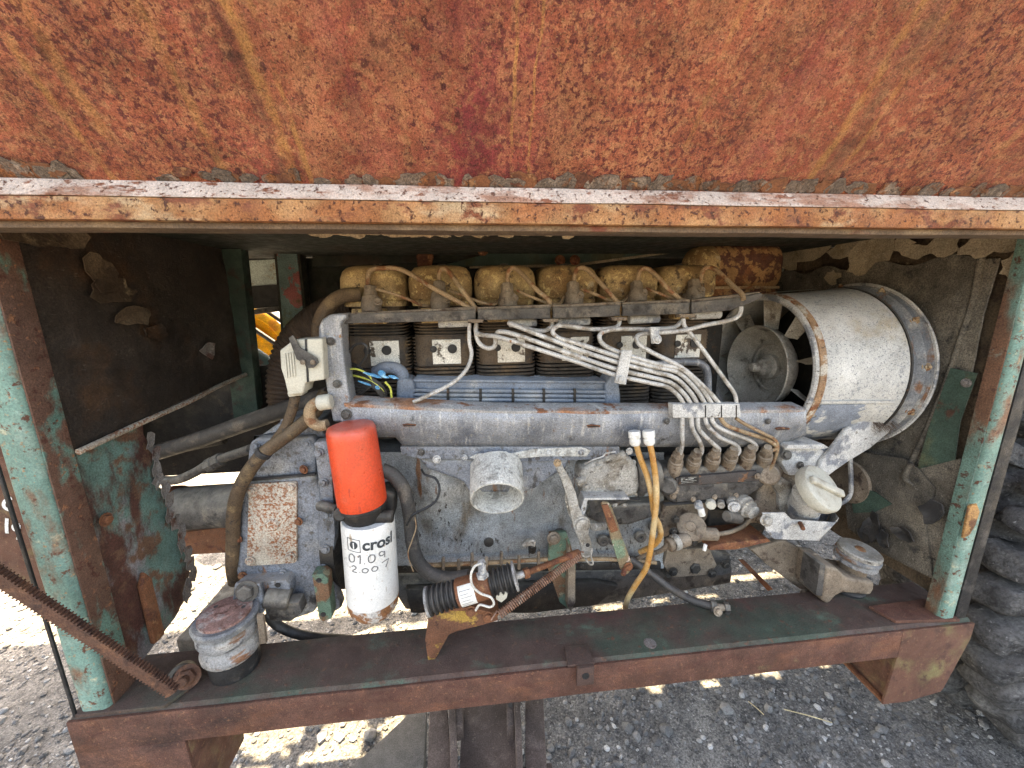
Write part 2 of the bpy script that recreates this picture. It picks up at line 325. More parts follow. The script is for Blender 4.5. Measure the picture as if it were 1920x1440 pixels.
m_ink = mat('dark print', (.045, .05, .055), [], bump=0, val=.25)
m_marker = mat('grey marker ink', (.16, .16, .16), [], bump=0, val=.4)
m_chalk = mat('white chalk', (.78, .77, .74), [], bump=0)
m_black = mat('black rubber', (.016, .016, .017), [((.055, .05, .046), 30, .52, .70)], bump=.3, bs=260, rough=.6, dust=.3, dustcol=(.20, .18, .16))
m_hose = mat('dusty black hose', (.038, .036, .035), [((.10, .085, .07), 26, .52, .68)], bump=.25, rough=.6, dust=.3, dustcol=(.18, .16, .14))
m_brownhose = mat('brown braided hose', (.085, .055, .032), [((.17, .115, .06), 20, .52, .68), ((.04, .03, .022), 60, .55, .66)], bump=.4, dust=.3, dustcol=(.24, .17, .10))
m_fuelhose = mat('ambered fuel hose', (.44, .22, .06), [((.52, .38, .20), 7, .44, .62), ((.32, .12, .03), 20, .58, .70)], bump=.1, rough=.35, val=.2, spec=.5)
m_duct = mat('brown corrugated duct', (.034, .021, .015), [((.065, .042, .026), 14, .5, .66)], bump=.4, dust=.25, dustcol=(.13, .09, .06))
m_plast = mat('dusty cream plastic', (.46, .44, .37), [((.34, .31, .25), 20, .52, .68)], bump=.12, rough=.5, val=.15, dust=.2)
m_whitepl = mat('white plastic', (.66, .65, .61), [((.48, .45, .38), 40, .55, .7)], bump=.08, rough=.5, val=.12)
m_alu = mat('dirty cast aluminium', (.33, .315, .285), [((.19, .165, .135), 20, .46, .62, (1, 1, 1), 7), ((.085, .07, .058), 44, .58, .68), ((.50, .46, .38), 90, .58, .68)], bump=.5, bs=220, rough=.55, metal=.1, dust=.3)
m_whitest = mat('pale dusted steel', (.46, .45, .43), [((.19, .20, .22), 16, .52, .60, (1, 1, 1), 8), ((.58, .56, .52), 40, .56, .68), ((.11, .095, .08), 60, .60, .68)], bump=.4, bs=280, rough=.65, dust=.3)
m_spout = mat('crusted white spout', (.54, .53, .49), [((.34, .33, .30), 34, .52, .64), ((.24, .22, .19), 120, .6, .7)], bump=1.0, bs=190, val=.3, rough=.9)
m_rust = mat('plain rust', (.19, .075, .035), [((.11, .04, .024), 26, .5, .64), ((.32, .16, .075), 50, .58, .68)], bump=.5, bs=300)
m_barr = mat('dark toothed bar rust', (.105, .05, .032), [((.17, .08, .045), 40, .52, .64), ((.05, .024, .018), 26, .54, .66)], bump=.5)
m_mring = mat('grey mount ring', (.25, .25, .25), [((.40, .38, .35), 20, .52, .66), ((.21, .10, .055), 26, .57, .64, (.6, .6, 2), 7), ((.09, .09, .095), 40, .55, .66)], bump=.35, dust=.3)
m_blade = mat('dusty pale blade', (.42, .385, .33), [((.28, .24, .19), 14, .48, .64), ((.16, .13, .10), 40, .56, .66)], bump=.3, rough=.6)
m_pside = mat('rust edged green side', (.115, .20, .165), [((.145, .072, .042), 9, .45, .58, (1, 1, .35), 9), ((.08, .036, .024), 60, .56, .66), ((.22, .30, .25), 20, .60, .72)], bump=.4)
m_rustp = mat('speckled rusty plate', (.40, .355, .29), [((.24, .095, .045), 190, .46, .58, (1, 1, 1), 5, (16, .36, .58)), ((.22, .08, .035), 10, .60, .74)], bump=.4)
m_muff = mat('rusted ochre silencer', (.30, .17, .075), [((.085, .032, .02), 30, .46, .53, (1, 1, 1), 8), ((.22, .09, .035), 11, .52, .66)], bump=.4)
m_yrust = mat('yellow flaked bracket', (.13, .055, .03), [((.33, .20, .045), 15, .52, .58, (1, 1, 1), 8), ((.07, .03, .02), 44, .6, .66)], bump=.45)
m_grnlug = mat('green lug paint', (.095, .155, .11), [((.15, .078, .042), 17, .47, .56, (1, 1, 1), 8), ((.25, .22, .14), 34, .58, .68)], bump=.3)
m_strap = mat('flaked rust strap', (.20, .145, .085), [((.14, .20, .13), 11, .54, .64), ((.26, .085, .035), 20, .52, .60), ((.52, .40, .33), 44, .62, .68)], bump=.5)
m_wire = mat('black wire', (.02, .02, .02), [((.06, .055, .05), 50, .55, .7)], bump=0, rough=.5)
m_wirew = mat('white wire', (.62, .60, .54), [], bump=0, rough=.5)
m_wirey = mat('yellow green wire', (.50, .52, .10), [], bump=0, rough=.5)
m_tape = mat('blue tape', (.045, .22, .42), [((.20, .42, .58), 90, .50, .62)], bump=.2, rough=.4)
m_yellow = mat('yellow wheel paint', (.85, .42, .02), [((.70, .26, .02), 20, .5, .65)], bump=.1)
m_tyre = mat('worn tyre rubber', (.070, .070, .071), [((.14, .137, .132), 9, .46, .64, (1, 1, 1), 8), ((.035, .035, .037), 22, .54, .64, (1, 1, 1), 8), ((.32, .31, .30), 60, .60, .72, (1, 1, 1), 7)], bump=1.0, bs=90, val=.5, rough=.8, dust=.35, dustcol=(.15, .14, .13))
m_stone = mat('grey gravel stone', (.21, .20, .19), [((.27, .26, .245), 60, .48, .62), ((.11, .108, .105), 90, .54, .64)], bump=.4, bs=300, val=.35, island=((0, (.05, .05, .052)), (.45, (.125, .123, .12)), (.8, (.21, .205, .197)), (1.0, (.48, .47, .45))))
m_ground = mat('grey gravel ground', (.14, .135, .128), [((.175, .167, .155), 3, .45, .65), ((.07, .069, .069), 60, .5, .62), ((.30, .288, .265), 130, .57, .66)], bump=1.0, bs=120, val=.55, rough=.95)
m_board = mat('grey weathered slab', (.085, .082, .076), [((.12, .115, .105), 14, .5, .66), ((.09, .085, .08), 40, .55, .66)], bump=.4)
m_skid = mat('brown steel skid', (.11, .08, .067), [((.16, .12, .10), 16, .5, .66), ((.20, .155, .12), 130, .60, .70)], bump=.35)
m_straw = mat('dry straw', (.55, .45, .26), [], bump=0)

# ================================================================== GROUND
bm = bmesh.new()
vs = [bm.verts.new(p) for p in ((-90, -90, 0), (90, -90, 0), (90, 90, 0), (-90, 90, 0))]; bm.faces.new(vs)
ground = obj('ground', bm, m_ground); ground['kind'] = 'structure'
bm = bmesh.new(); bmesh.ops.create_icosphere(bm, subdivisions=1, radius=1)
ico_v = [v.co.copy() for v in bm.verts]; ico_f = [[v.index for v in f.verts] for f in bm.faces]; bm.free()
rs = random.Random(3); gv = []; gf = []
def add_stone(x, y, s, z=None):
    b = len(gv); q = rs.random()*6.28; cq, sq = math.cos(q), math.sin(q)
    ax, ay, az = s*rs.uniform(.7, 1.35), s*rs.uniform(.7, 1.2), s*rs.uniform(.45, .8)
    z = az*rs.uniform(-.15, .55) if z is None else z
    for v in ico_v:
        k = rs.uniform(.78, 1.18); X, Y, Z = v.x*ax*k, v.y*ay*k, v.z*az*k
        gv.append((x+X*cq-Y*sq, y+X*sq+Y*cq, z+Z))
    for f in ico_f: gf.append([b+i for i in f])
for i in range(27000):
    x, y = rs.uniform(-2.5, 2.0), .5+2.0*rs.random()**1.25
    if noise.noise(V((x*2.2, y*2.2, 3))) < -.28 and rs.random() < .7: continue
    add_stone(x, y, min(.022, .0032*math.exp(rs.gauss(.34, .55))))
me = bpy.data.meshes.new('gravel'); me.from_pydata(gv, [], gf); me.materials.append(m_stone)
gravel = link(bpy.data.objects.new('gravel', me)); gravel['kind'] = 'stuff'
for i, (a, b_, zz, lab) in enumerate((((1470, 1330), (1560, 1355), .012, 'longer dry straw lying on the gravel below the rusty beam'), ((1403, 1315), (1432, 1340), .010, 'short dry straw left of the longer straw on the gravel'))):
    o = tube('straw', [UZ(*a, zz), UZ((a[0]+b_[0])/2, (a[1]+b_[1])/2-1, zz+.004), UZ(*b_, zz)], .0016, m_straw, None, 5, 6)
    tag(o, lab, 'straw', 'straws on the gravel')

# ================================================================== HOPPER
SL = R(49); hs = V((0, -math.cos(SL), math.sin(SL)))          # up the sloping plate, towards the camera
hn = V((0, -math.sin(SL), -math.cos(SL)))                      # its outer face
H0 = V((0, .588, 1.5235)); HX0, HX1, HL = -2.5, 2.6, 1.05
hop = thing('hopper', 'rusty red-brown sloping steel hopper with a pale lower rail above the engine', 'hopper', (0, .59, 1.5))
bm = bmesh.new(); uvl = bm.loops.layers.uv.new('UVMap'); nx, ns = 90, 22; g = []
for j in range(ns+1):
    for i in range(nx+1):
        u = HX0+(HX1-HX0)*i/nx; s = HL*(j/ns)**1.3
        w = .004*noise.noise(V((u*2.2, s*3, 1)))+.0018*noise.noise(V((u*9, s*9, 4)))
        g.append((bm.verts.new(V((u, 0, 0))+V((0, H0.y, H0.z))+hs*s+hn*w), (u, s)))
for j in range(ns):
    for i in range(nx):
        q = [g[j*(nx+1)+i], g[j*(nx+1)+i+1], g[(j+1)*(nx+1)+i+1], g[(j+1)*(nx+1)+i]]
        f = bm.faces.new([a[0] for a in q])
        for lp, a in zip(f.loops, q): lp[uvl].uv = a[1]
ret = bmesh.ops.extrude_face_region(bm, geom=bm.faces[:])
bmesh.ops.translate(bm, verts=[v for v in ret['geom'] if isinstance(v, bmesh.types.BMVert)], vec=-hn*.006)
panel = obj('hopper_panel', bm, m_hop, hop, 60)
def extr_x(name, prof, x0, x1, mt, parent, b=.0012, segs=1, wob=0.0):
    bm = bmesh.new(); n = len(prof); rings = []
    for k in range(segs+1):
        x = x0+(x1-x0)*k/segs
        rings.append([bm.verts.new((x, y+wob*noise.noise(V((x*6, y*40, 2))), z+wob*noise.noise(V((x*6, z*40, 7))))) for y, z in prof])
    for k in range(segs):
        for i in range(n): bm.faces.new((rings[k][i], rings[k][(i+1) % n], rings[k+1][(i+1) % n], rings[k+1][i]))
    bm.faces.new(rings[0][::-1]); bm.faces.new(rings[-1])
    bmesh.ops.recalc_face_normals(bm, faces=bm.faces[:]); bev(bm, b, 2, 15 if segs == 1 else 20); return obj(name, bm, mt, parent)
extr_x('rail', [(.560, 1.4725), (.560, 1.4992), (.60, 1.502), (.60, 1.4725)], -1.7, 2.1, m_railr, hop, .0014, 60, .0012)
extr_x('rail_cap', [(.5580, 1.4996), (.574, 1.5218), (.584, 1.5218), (.60, 1.5025)], -1.7, 2.1, m_railw, hop, .0012, 60, .0014)
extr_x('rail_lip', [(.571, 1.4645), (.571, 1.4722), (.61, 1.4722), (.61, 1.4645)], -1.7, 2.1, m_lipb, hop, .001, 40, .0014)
rnd = random.Random(5)
for i in range(64):                                             # scale lifting along the foot of the plate
    px = 20+i*30.3+rnd.uniform(-9, 9)
    if 0 <= px < 170: k = 1.25
    elif 170 <= px < 300: continue
    elif 300 <= px < 760: k = .7
    else: k = 1.15
    u = U(px, 340, .58).x
    s = rnd.uniform(.006, .016)
    flake('rust_flake', V((u, H0.y, H0.z))+hs*s+hn*.0028, (1, 0, 0), hs, hn, rnd.uniform(.022, .044)*k, rnd.uniform(.017, .030)*k, (m_flake, m_flake, m_rust)[i % 3], hop, .22, 13, .0015, i)
# rest of the hopper, added and shaped to shade the ground: back plate, ends, floor
TZ = H0.z+HL*math.sin(SL)
def quadsheet(name, a, b, c, d, th, mt, parent, bv=.001):
    a, b, c, d = V(a), V(b), V(c), V(d); n = (b-a).cross(d-a).normalized()*th
    return prism3(name, [a, b, c, d], n, mt, parent, bv)
HB = 2.25
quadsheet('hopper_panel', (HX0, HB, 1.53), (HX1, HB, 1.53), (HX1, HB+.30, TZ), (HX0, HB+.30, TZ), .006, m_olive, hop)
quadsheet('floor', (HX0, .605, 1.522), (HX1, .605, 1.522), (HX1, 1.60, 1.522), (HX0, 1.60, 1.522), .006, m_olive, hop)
# unseen rear deck, added; its holes are placed to drop sun patches on gravel
sun_holes = [(.29, 1.80, .05, .03), (.51, 1.76, .035, .022), (.73, 1.80, .05, .035), (.98, 1.81, .03, .02), (.27, 2.16, .08, .035), (.51, 2.20, .10, .04), (.74, 2.20, .07, .035), (-.85, 2.17, .12, .06), (-.60, 2.17, .09, .05), (-.99, 1.78, .10, .08), (-.78, 1.70, .09, .10), (-.60, 1.72, .05, .10), (-1.02, 1.65, .06, .03)]
bm = bmesh.new(); cs = .02; nxc = int((HX1-HX0)/cs); nyc = int((HB-1.602)/cs); vd = {}
def gvx(i, j):
    if (i, j) not in vd: vd[(i, j)] = bm.verts.new((HX0+i*cs, 1.602+j*cs, 1.522))
    return vd[(i, j)]
for i in range(nxc):
    for j in range(nyc):
        x, y = HX0+(i+.5)*cs, 1.602+(j+.5)*cs; hole = False
        for hx, hy, rx, ry in sun_holes:
            if ((x-hx)/rx)**2+((y-hy)/ry)**2 < 1+.9*noise.noise(V((x*23, y*23, hx))): hole = True
        if not hole: bm.faces.new((gvx(i, j), gvx(i+1, j), gvx(i+1, j+1), gvx(i, j+1)))
obj('deck', bm, m_olive, hop, smooth=False)
for x in (HX0-.008, HX1+.002):
    prism3('end_panel', [(x, .6, 1.53), (x, HB, 1.53), (x, HB+.30, TZ), (x, .588-.66, TZ)], (.006, 0, 0), m_olive, hop, 0)

# ================================================================== FRAME
fr = thing('machine_frame', 'worn turquoise and rust steel frame of posts and sill beam round the engine', 'frame', (.2, .72, .62))
BZ = .62
sill = extr_x('sill_beam', [(.656, BZ-.008), (.664, BZ), (.784, BZ), (.792, BZ-.008), (.792, BZ-.075), (.786, BZ-.075), (.786, BZ-.010), (.664, BZ-.010), (.664, BZ-.0095), (.6625, BZ-.075), (.656, BZ-.075)], -.765, 1.158, m_beam, fr, .0006, 40, .0010)
extr_x('beam_face', [(.652, BZ-.0785), (.652, BZ-.006), (.6575, BZ-.006), (.6575, BZ-.0785)], -.768, .9715, m_beamf, fr, .001, 40, .0012)
# left foot box
prism3('foot_plate', [(-.768, .6525, BZ-.0787), (-.772, .6525, .34), (-.572, .6525, .34), (-.578, .6525, BZ-.0787)], (0, .006, 0), m_beamf, fr, .0008)
box('foot_plate', -.583, -.576, .659, .80, .34, BZ-.080, m_foot, fr, .001)
box('foot_plate', -.772, -.766, .659, .80, .34, BZ-.080, m_foot, fr, .001)
# right foot
prism3('foot_plate', [(.9720, .652, BZ-.006), (.9720, .652, BZ-.0785), U(1655, 1321, .652), U(1700, 1316, .652), U(1764, 1297, .652), U(1770, 1289, .652), (1.161, .652, BZ-.05), (1.161, .652, BZ-.006)], (0, .0055, 0), m_foot, fr, .0008)
prism3('foot_plate', [U(1661, 1318, .657), U(1682, 1215, .657), (1.02, .84, .57), (.99, .84, .39)], (.005, 0, 0), m_foot, fr, .001)
prism3('strap', [U(1655, 1320, .657), U(1662, 1316, .657), U(1563, 1216, .80), U(1553, 1216, .80)], (0, .004, .006), m_rust, fr, .0008)
def post(name, x0, x1, y0, y1, z0, z1, m1, parent, rr=.012):
    bm = bmesh.new(); pts = []
    for cx, cy, a0 in ((x0+rr, y0+rr, 180), (x1-rr, y0+rr, 270), (x1-rr, y1-rr, 0), (x0+rr, y1-rr, 90)):
        for k in range(5):
            a = R(a0+k*22.5); pts.append((cx+rr*math.cos(a), cy+rr*math.sin(a)))
    nz_ = 40; rings = []
    for j in range(nz_+1):
        z = z0+(z1-z0)*j/nz_
        rings.append([bm.verts.new((x+.0012*noise.noise(V((x*9, z*7, 1))), y+.0012*noise.noise(V((y*9, z*7, 5))), z)) for x, y in pts])
    n = len(pts)
    for j in range(nz_):
        for i in range(n): bm.faces.new((rings[j][i], rings[j][(i+1) % n], rings[j+1][(i+1) % n], rings[j+1][i]))
    bm.faces.new(rings[0][::-1]); bm.faces.new(rings[-1]); return obj(name, bm, m1, parent)
pl = post('post', -.751, -.699, .659, .708, BZ, 1.50, m_post, fr)
pr = post('post', 1.080, 1.114, .659, .690, BZ, 1.50, m_post, fr, .009)
box('post_plate', 1.0765, 1.0795, .668, .694, BZ+.008, 1.495, m_pside, fr, .0008)
box('post_plate', -.6985, -.6955, .668, .714, BZ+.006, 1.495, m_postr, fr, .0008)
box('edge_strip', -.7590, -.7535, .657, .661, BZ-.002, 1.5, m_black, fr, .001)
box('edge_strip', 1.118, 1.148, .662, .674, BZ+.002, 1.5, m_black, fr, .001)
prism3('corner_plate', [(-.752, .654, BZ+.0005), (-.60, .654, BZ+.0005), (-.575, .69, BZ+.0005), (-.60, .742, BZ+.0005), (-.752, .742, BZ+.0005)], (0, 0, .007), m_beam, fr, .001)
prism3('corner_plate', [(.968, .668, BZ+.0005), (1.12, .654, BZ+.0005), (1.12, .72, BZ+.0005), (.95, .715, BZ+.0005)], (0, 0, .008), m_beamf, fr, .001)
prism('rust_scab', [(1818, 950), (1832, 944), (1838, 960), (1830, 985), (1818, 1004), (1806, 1010), (1812, 980)], .658, .005, mat('bright rust scab', (.36, .19, .07), [((.16, .07, .035), 30, .5, .6)], bump=.6), fr, .002)
# left inner wall: dark sheet above, green rusted sheet below
def prismX(name, pp, X, th, mt, parent, b=.001):
    return prism3(name, [UX(x, y, X) for x, y in pp], (th, 0, 0), mt, parent, b)
def wall_grid(name, X, y0, y1, z0f, z1f, mt, parent, amp=.008, n=26, th=.003, seed=0):
    bm = bmesh.new(); g = []
    for j in range(n+1):
        for i in range(n+1):
            y = y0+(y1-y0)*i/n; zl, zh = z0f(y), z1f(y); z = zl+(zh-zl)*j/n
            g.append(bm.verts.new((X+amp*noise.noise(V((y*5+seed, z*5, seed)))+amp*.25*noise.noise(V((y*22, z*22, seed))), y, z)))
    for j in range(n):
        for i in range(n): bm.faces.new((g[j*(n+1)+i], g[j*(n+1)+i+1], g[(j+1)*(n+1)+i+1], g[(j+1)*(n+1)+i]))
    ret = bmesh.ops.extrude_face_region(bm, geom=bm.faces[:])
    bmesh.ops.translate(bm, verts=[v for v in ret['geom'] if isinstance(v, bmesh.types.BMVert)], vec=(-th if X < 0 else th, 0, 0))
    return obj(name, bm, mt, parent, 60)
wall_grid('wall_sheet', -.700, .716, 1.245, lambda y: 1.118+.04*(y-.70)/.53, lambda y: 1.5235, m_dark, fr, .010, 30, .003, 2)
tube('sheet_hem', [V((-.690, y, 1.116+.04*(y-.70)/.53+.002*math.sin(y*30))) for y in (.715, .85, 1.0, 1.12, 1.245)], .006, m_rustp, fr, 4, 8)
bm = bmesh.new(); rnd = random.Random(9)                        # ragged green sheet under it
edge = [(.875, 1.13), (.872, 1.08), (.885, 1.03), (.872, .99), (.892, .95), (.886, .90), (.905, .86), (.895, .81), (.915, .765), (.910, .72), (.888, .70), (.882, .672), (.84, .655), (.78, .645)]
e2 = []
for i in range(len(edge)-1):
    for k in range(3):
        t = k/3; e2.append((edge[i][0]*(1-t)+edge[i+1][0]*t+rnd.uniform(-.005, .005), edge[i][1]*(1-t)+edge[i+1][1]*t))
pts = [V((-.706, .712, .635)), V((-.706, .712, 1.13))]+[V((-.706, y, z)) for y, z in e2]
prism3('green_sheet', pts, (-.003, 0, 0), m_grnsheet, fr, 0)
for i in range(15):                                             # torn zinc lip along its edge
    y, z = e2[i*2+3]
    flake('torn_edge', (-.700, y-.004, z), (0, 1, 0), (0, .1, 1), (1, 0, 0), .030, .042, m_ragged, fr, .5, 10, .0012, 100+i)
bolt((-.694, .735, .975), (1, 0, 0), .009, m_rust, fr)
prism3('sheet_stiffener', [(-.702, .768, .66), (-.702, .795, .66), (-.702, .795, .80), (-.702, .783, .825), (-.702, .770, .80)], (.012, 0, 0), m_rust, fr, .004)
# torn flap and paint tatters on the dark sheet
for k, (px, py, w, h, mt) in enumerate(((205, 545, .13, .055, m_wall), (245, 590, .10, .05, m_wall), (185, 510, .06, .08, m_wall), (290, 622, .07, .035, m_dark), (388, 655, .06, .05, m_ragged), (60, 440, .10, .05, m_wall), (120, 438, .10, .045, m_wall))):
    c = UX(px, py, -.690)
    flake('torn_flap', c, (0, 1, 0), (0, 0, 1), (1, 0, 0), w, h, mt, fr, .5, 12, .002, 300+k)
# inner left corner post, far post and cross beam
prism('post', [(398, 425), (447, 425), (486, 800), (440, 800)], 1.245, .04, mat('darker green post', (.022, .040, .030), [((.04, .065, .05), 12, .5, .66), ((.03, .018, .012), 24, .52, .66)], bump=.3), fr, .002)  # near-black green on the inner corner post
prism('post', [(509, 425), (556, 425), (580, 640), (528, 640)], 1.36, .05, m_olive, fr, .003)
prism('post_face', [(514, 425), (551, 425), (574, 640), (533, 640)], 1.3555, .004, mat('flaked grey green post', (.13, .19, .175), [((.28, .09, .08), 9, .53, .56, (1, 1, 1), 8), ((.10, .10, .045), 6, .58, .64)], bump=.3), fr, .001)
prism('cross_beam', [(449, 489), (530, 485), (530, 530), (458, 536)], 1.43, .05, m_bluegrn, fr, .004)
prism('cross_beam', [(455, 437), (512, 430), (512, 441), (457, 452)], 1.43, .04, m_bluegrn, fr, .002)
prism('cross_beam', [(452, 583), (535, 572), (535, 582), (456, 592)], 1.45, .03, m_greyst, fr, .002)
# back wall behind the engine
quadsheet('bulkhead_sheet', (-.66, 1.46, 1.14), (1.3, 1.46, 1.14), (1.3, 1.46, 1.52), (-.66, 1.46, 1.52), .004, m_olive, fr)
quadsheet('dark_backing', (-.27, 1.33, .60), (1.12, 1.33, .60), (1.12, 1.33, 1.03), (-.27, 1.33, 1.03), .004, m_grime, fr)  # dark sheet added to blot out bright ground between engine parts
quadsheet('dark_backing', (-1.5, 1.34, .80), (-.262, 1.34, .80), (-.262, 1.34, 1.17), (-1.5, 1.34, 1.17), .004, m_grime, fr)  # same added dark sheet, keeps the hole at the left black
box('housing', -.40, 2.6, 2.27, 3.2, .72, 1.5, m_olive, fr, .01)  # hidden box added to block sun from the ground further back
prism('dark_box', [(452, 537), (535, 532), (535, 573), (458, 580)], 1.47, .08, m_grime, fr, .003)  # dark box closing the gap below the pale beam
prism('dark_box', [(440, 440), (520, 440), (520, 487), (448, 490)], 1.50, .06, m_grime, fr, .003)  # dark box closing the gap between the pale beams
prism('cross_member', [(585, 480), (1120, 462), (1120, 478), (585, 500)], 1.40, .05, m_olive, fr, .003)
prism('cross_member', [(590, 452), (800, 452), (800, 470), (590, 474)], 1.40, .04, m_rust, fr, .003)
prism('cross_member', [(780, 480), (805, 452), (812, 480), (805, 510), (785, 510)], 1.36, .03, m_rust, fr, .002)
prism('sloping_plate', [(820, 500), (1060, 438), (1420, 438), (1300, 466), (1075, 496)], 1.34, .01, mat('teal inner plate', (.05, .085, .07), [((.06, .06, .03), 6, .5, .66)], bump=.2), fr, .001)
prism('plate_edge', [(880, 499), (1075, 495), (1310, 464), (1310, 468), (1075, 500), (880, 503)], 1.333, .006, m_paintchip, fr, .0006)
for px, py in ((1050, 488), (1078, 488), (905, 470)): bolt(U(px, py, 1.30), (0, -1, .3), .012, m_rust, fr)
for i in range(26):                                             # insulation tatters hanging under the rail
    px = 590+i*19+random.uniform(-5, 5)
    if px > 1120: break
    flake('torn_flap', U(px, 438+random.uniform(-2, 3), .69), (1, 0, 0), (0, .2, 1), (0, -1, 0), .03, random.uniform(.006, .016), m_paintchip, fr, .4, 9, .001, 500+i)
# right inner wall
RW = 1.128
wall_grid('wall_sheet', RW, .725, 1.335, lambda y: .64, lambda y: 1.52, m_wall, fr, .008, 26, .003, 7)
prism3('corner_sheet', [(RW-.01, 1.336, .95), (RW-.01, 1.336, 1.52), (.86, 1.345, 1.52), (.86, 1.345, .95)], (0, .003, 0), m_wall, fr, 0)
wall_grid('rubber_curtain', RW-.020, .735, 1.33, lambda y: .93, lambda y: 1.455+.01*math.sin(y*40), m_rubber, fr, .010, 22, .004, 17)
tube('curtain_hem', [UX(x, y, RW-.022) for x, y in ((1845, 450), (1826, 560), (1797, 650), (1770, 730), (1737, 810), (1708, 868))], .007, m_rubber, fr, 5, 8)
prismX('green_patch', [(1782, 690), (1832, 700), (1800, 790), (1786, 893), (1716, 893), (1740, 805)], RW-.031, .002, m_greenin, fr, 0)
prismX('rubber_curtain', [(1600, 845), (1695, 860), (1722, 880), (1752, 915), (1735, 990), (1748, 1085), (1640, 1030), (1590, 990), (1580, 900)], RW-.045, .004, m_rubber, fr, 0)
prismX('rubber_curtain', [(1720, 880), (1800, 860), (1800, 1000), (1768, 1092), (1742, 1078), (1738, 990), (1754, 915)], RW-.036, .004, m_rubber, fr, 0)
prismX('green_patch', [(1592, 908), (1640, 922), (1672, 945), (1640, 960), (1600, 962)], RW-.049, .002, m_greenin, fr, 0)
bolt(UX(1812, 718, RW-.032), (-1, 0, 0), .007, m_ragged, fr)
for k, (px, py, w, h) in enumerate(((1520, 470, .16, .075), (1585, 468, .12, .06), (1632, 470, .12, .13), (1690, 458, .07, .05), (1718, 470, .07, .04), (1770, 460, .075, .065), (1845, 462, .09, .055), (1890, 452, .06, .05), (1905, 500, .05, .06), (1560, 520, .06, .05), (1612, 500, .07, .05), (1480, 480, .12, .12))):
    flake('paint_flake', UX(px, py, RW-.036), (0, 1, 0), (0, 0, 1), (-1, 0, 0), w, h, m_paintchip, fr, .16, 14, .0012, 700+k)
for k, (px, py, w, h) in enumerate(((1640, 985, .05, .09), (1660, 1010, .04, .05), (1625, 1000, .04, .06), (1700, 1000, .06, .04), (1755, 960, .05, .07))):
    flake('torn_rubber', UX(px, py, RW-.055), (0, 1, 0), (0, 0, 1), (-1, 0, 0), w, h, m_black, fr, .9, 9, .004, 760+k)
tube('frayed_rope', [UX(x, y, RW-.05) for x, y in ((1708, 868), (1700, 885), (1698, 898), (1712, 910))], [.006, .008, .007, .003], m_rubber, fr, 5, 8)
# small things on the sill beam
bolt(V(UZ(352, 1268, BZ+.028)), (.2, -.7, .3), .016, m_barr, fr, nut=True, name='shackle_bolt')
lathe('ring_boss', UZ(345, 1262, BZ+.02), (.25, -.6, .35), [(0, .022), (.018, .022), (.02, .020), (.02, .014), (.004, .013)], m_grime, fr, 20)
prism3('clip', [V((.178, .645, BZ+.004)), V((.236, .645, BZ+.004)), V((.232, .69, BZ+.004)), V((.182, .69, BZ+.004))], (0, 0, .005), m_beam, fr, .001)
box('clip_tab', .196, .232, .636, .6445, BZ-.036, BZ+.008, m_beam, fr, .001)
lathe('clip_hole', (.214, .6358, BZ-.012), (0, -1, 0), [(0, .008), (.001, .008), (.001, .005), (-.0005, .005)], m_black, fr, 12)
lathe('drain_hole', (.375, .684, BZ+.0002), (0, 0, 1), [(0, .014), (.001, .013), (.0008, .006)], m_ragged, fr, 14)

# ================================================================== beyond the frame
yw = thing('yellow_wheel', 'bright yellow ribbed wheel seen through the left gap behind the frame', 'wheel', U(470, 640, 2.6))
c = U(452, 668, 2.6)
lathe('rim', c, (.1, -1, .1), [(0, .30), (.03, .32), (.045, .30), (.05, .27), (.03, .26), (.03, .22), (.05, .215), (.05, .18), (.03, .175), (.03, .12), (.01, .10)], m_yellow, yw, 48)
for a_, b_, r_ in (((445, 596), (600, 700), .013), ((488, 575), (600, 652), .012), ((535, 570), (600, 615), .010)):
    o = tube('guard_rail', [U(*a_, 2.35), U(*b_, 2.35)], r_, m_black, None, 1, 10)
    tag(o, {445: 'lowest thin dark diagonal rail across the yellow wheel', 488: 'middle thin dark diagonal rail right of the yellow wheel', 535: 'topmost short dark diagonal rail behind the green post'}[a_[0]], 'rail', 'dark diagonal rails behind the left gap')
o = tube('cross_tube', [U(430, 640, 1.9), U(520, 700, 1.9), U(640, 780, 1.9)], .045, m_greenin, None, 3, 16)
tag(o, 'thick grey green diagonal tube low in the left gap behind the duct', 'tube')
# rusty box at far left with chalk marks
rb = thing('rusty_box', 'rust brown steel box with white chalk marks left of the turquoise post', 'steel box', (-1.5, 1.1, .4))
prism3('plate', [U(-700, 560, .98), U(64, 560, .98), U(64, 940, .98), U(88, 1120, .98), U(60, 1122, .98), U(20, 1085, .98), U(-30, 1060, .98), U(-700, 1040, .98)], (0, .30, 0), m_foot, rb, .003)
box('leg', -2.42, -2.32, 1.10, 1.20, 0, .90, m_foot, rb, .004)
def ribbon(bm, pts, w, nrm):
    pts = [V(p) for p in pts]; nrm = V(nrm).normalized(); L_ = []; R_ = []
    for i, p in enumerate(pts):
        t = (pts[min(i+1, len(pts)-1)]-pts[max(i-1, 0)]).normalized(); s = t.cross(nrm)*w*.5
        L_.append(bm.verts.new(p+s)); R_.append(bm.verts.new(p-s))
    for i in range(len(pts)-1): bm.faces.new((L_[i], L_[i+1], R_[i+1], R_[i]))
for strokes in ([(22, 934), (14, 936), (7, 943), (8, 951), (16, 956), (24, 955)],):
    bm = bmesh.new(); ribbon(bm, cr([U(x, y, .978) for x, y in strokes], 4), .0075, (0, -1, 0)); obj('chalk_mark', bm, m_chalk, rb)
bm = bmesh.new(); ribbon(bm, [U(13, 972, .978), U(12, 986, .978), U(13, 1000, .978)], .0075, (0, -1, 0)); obj('chalk_mark', bm, m_chalk, rb)
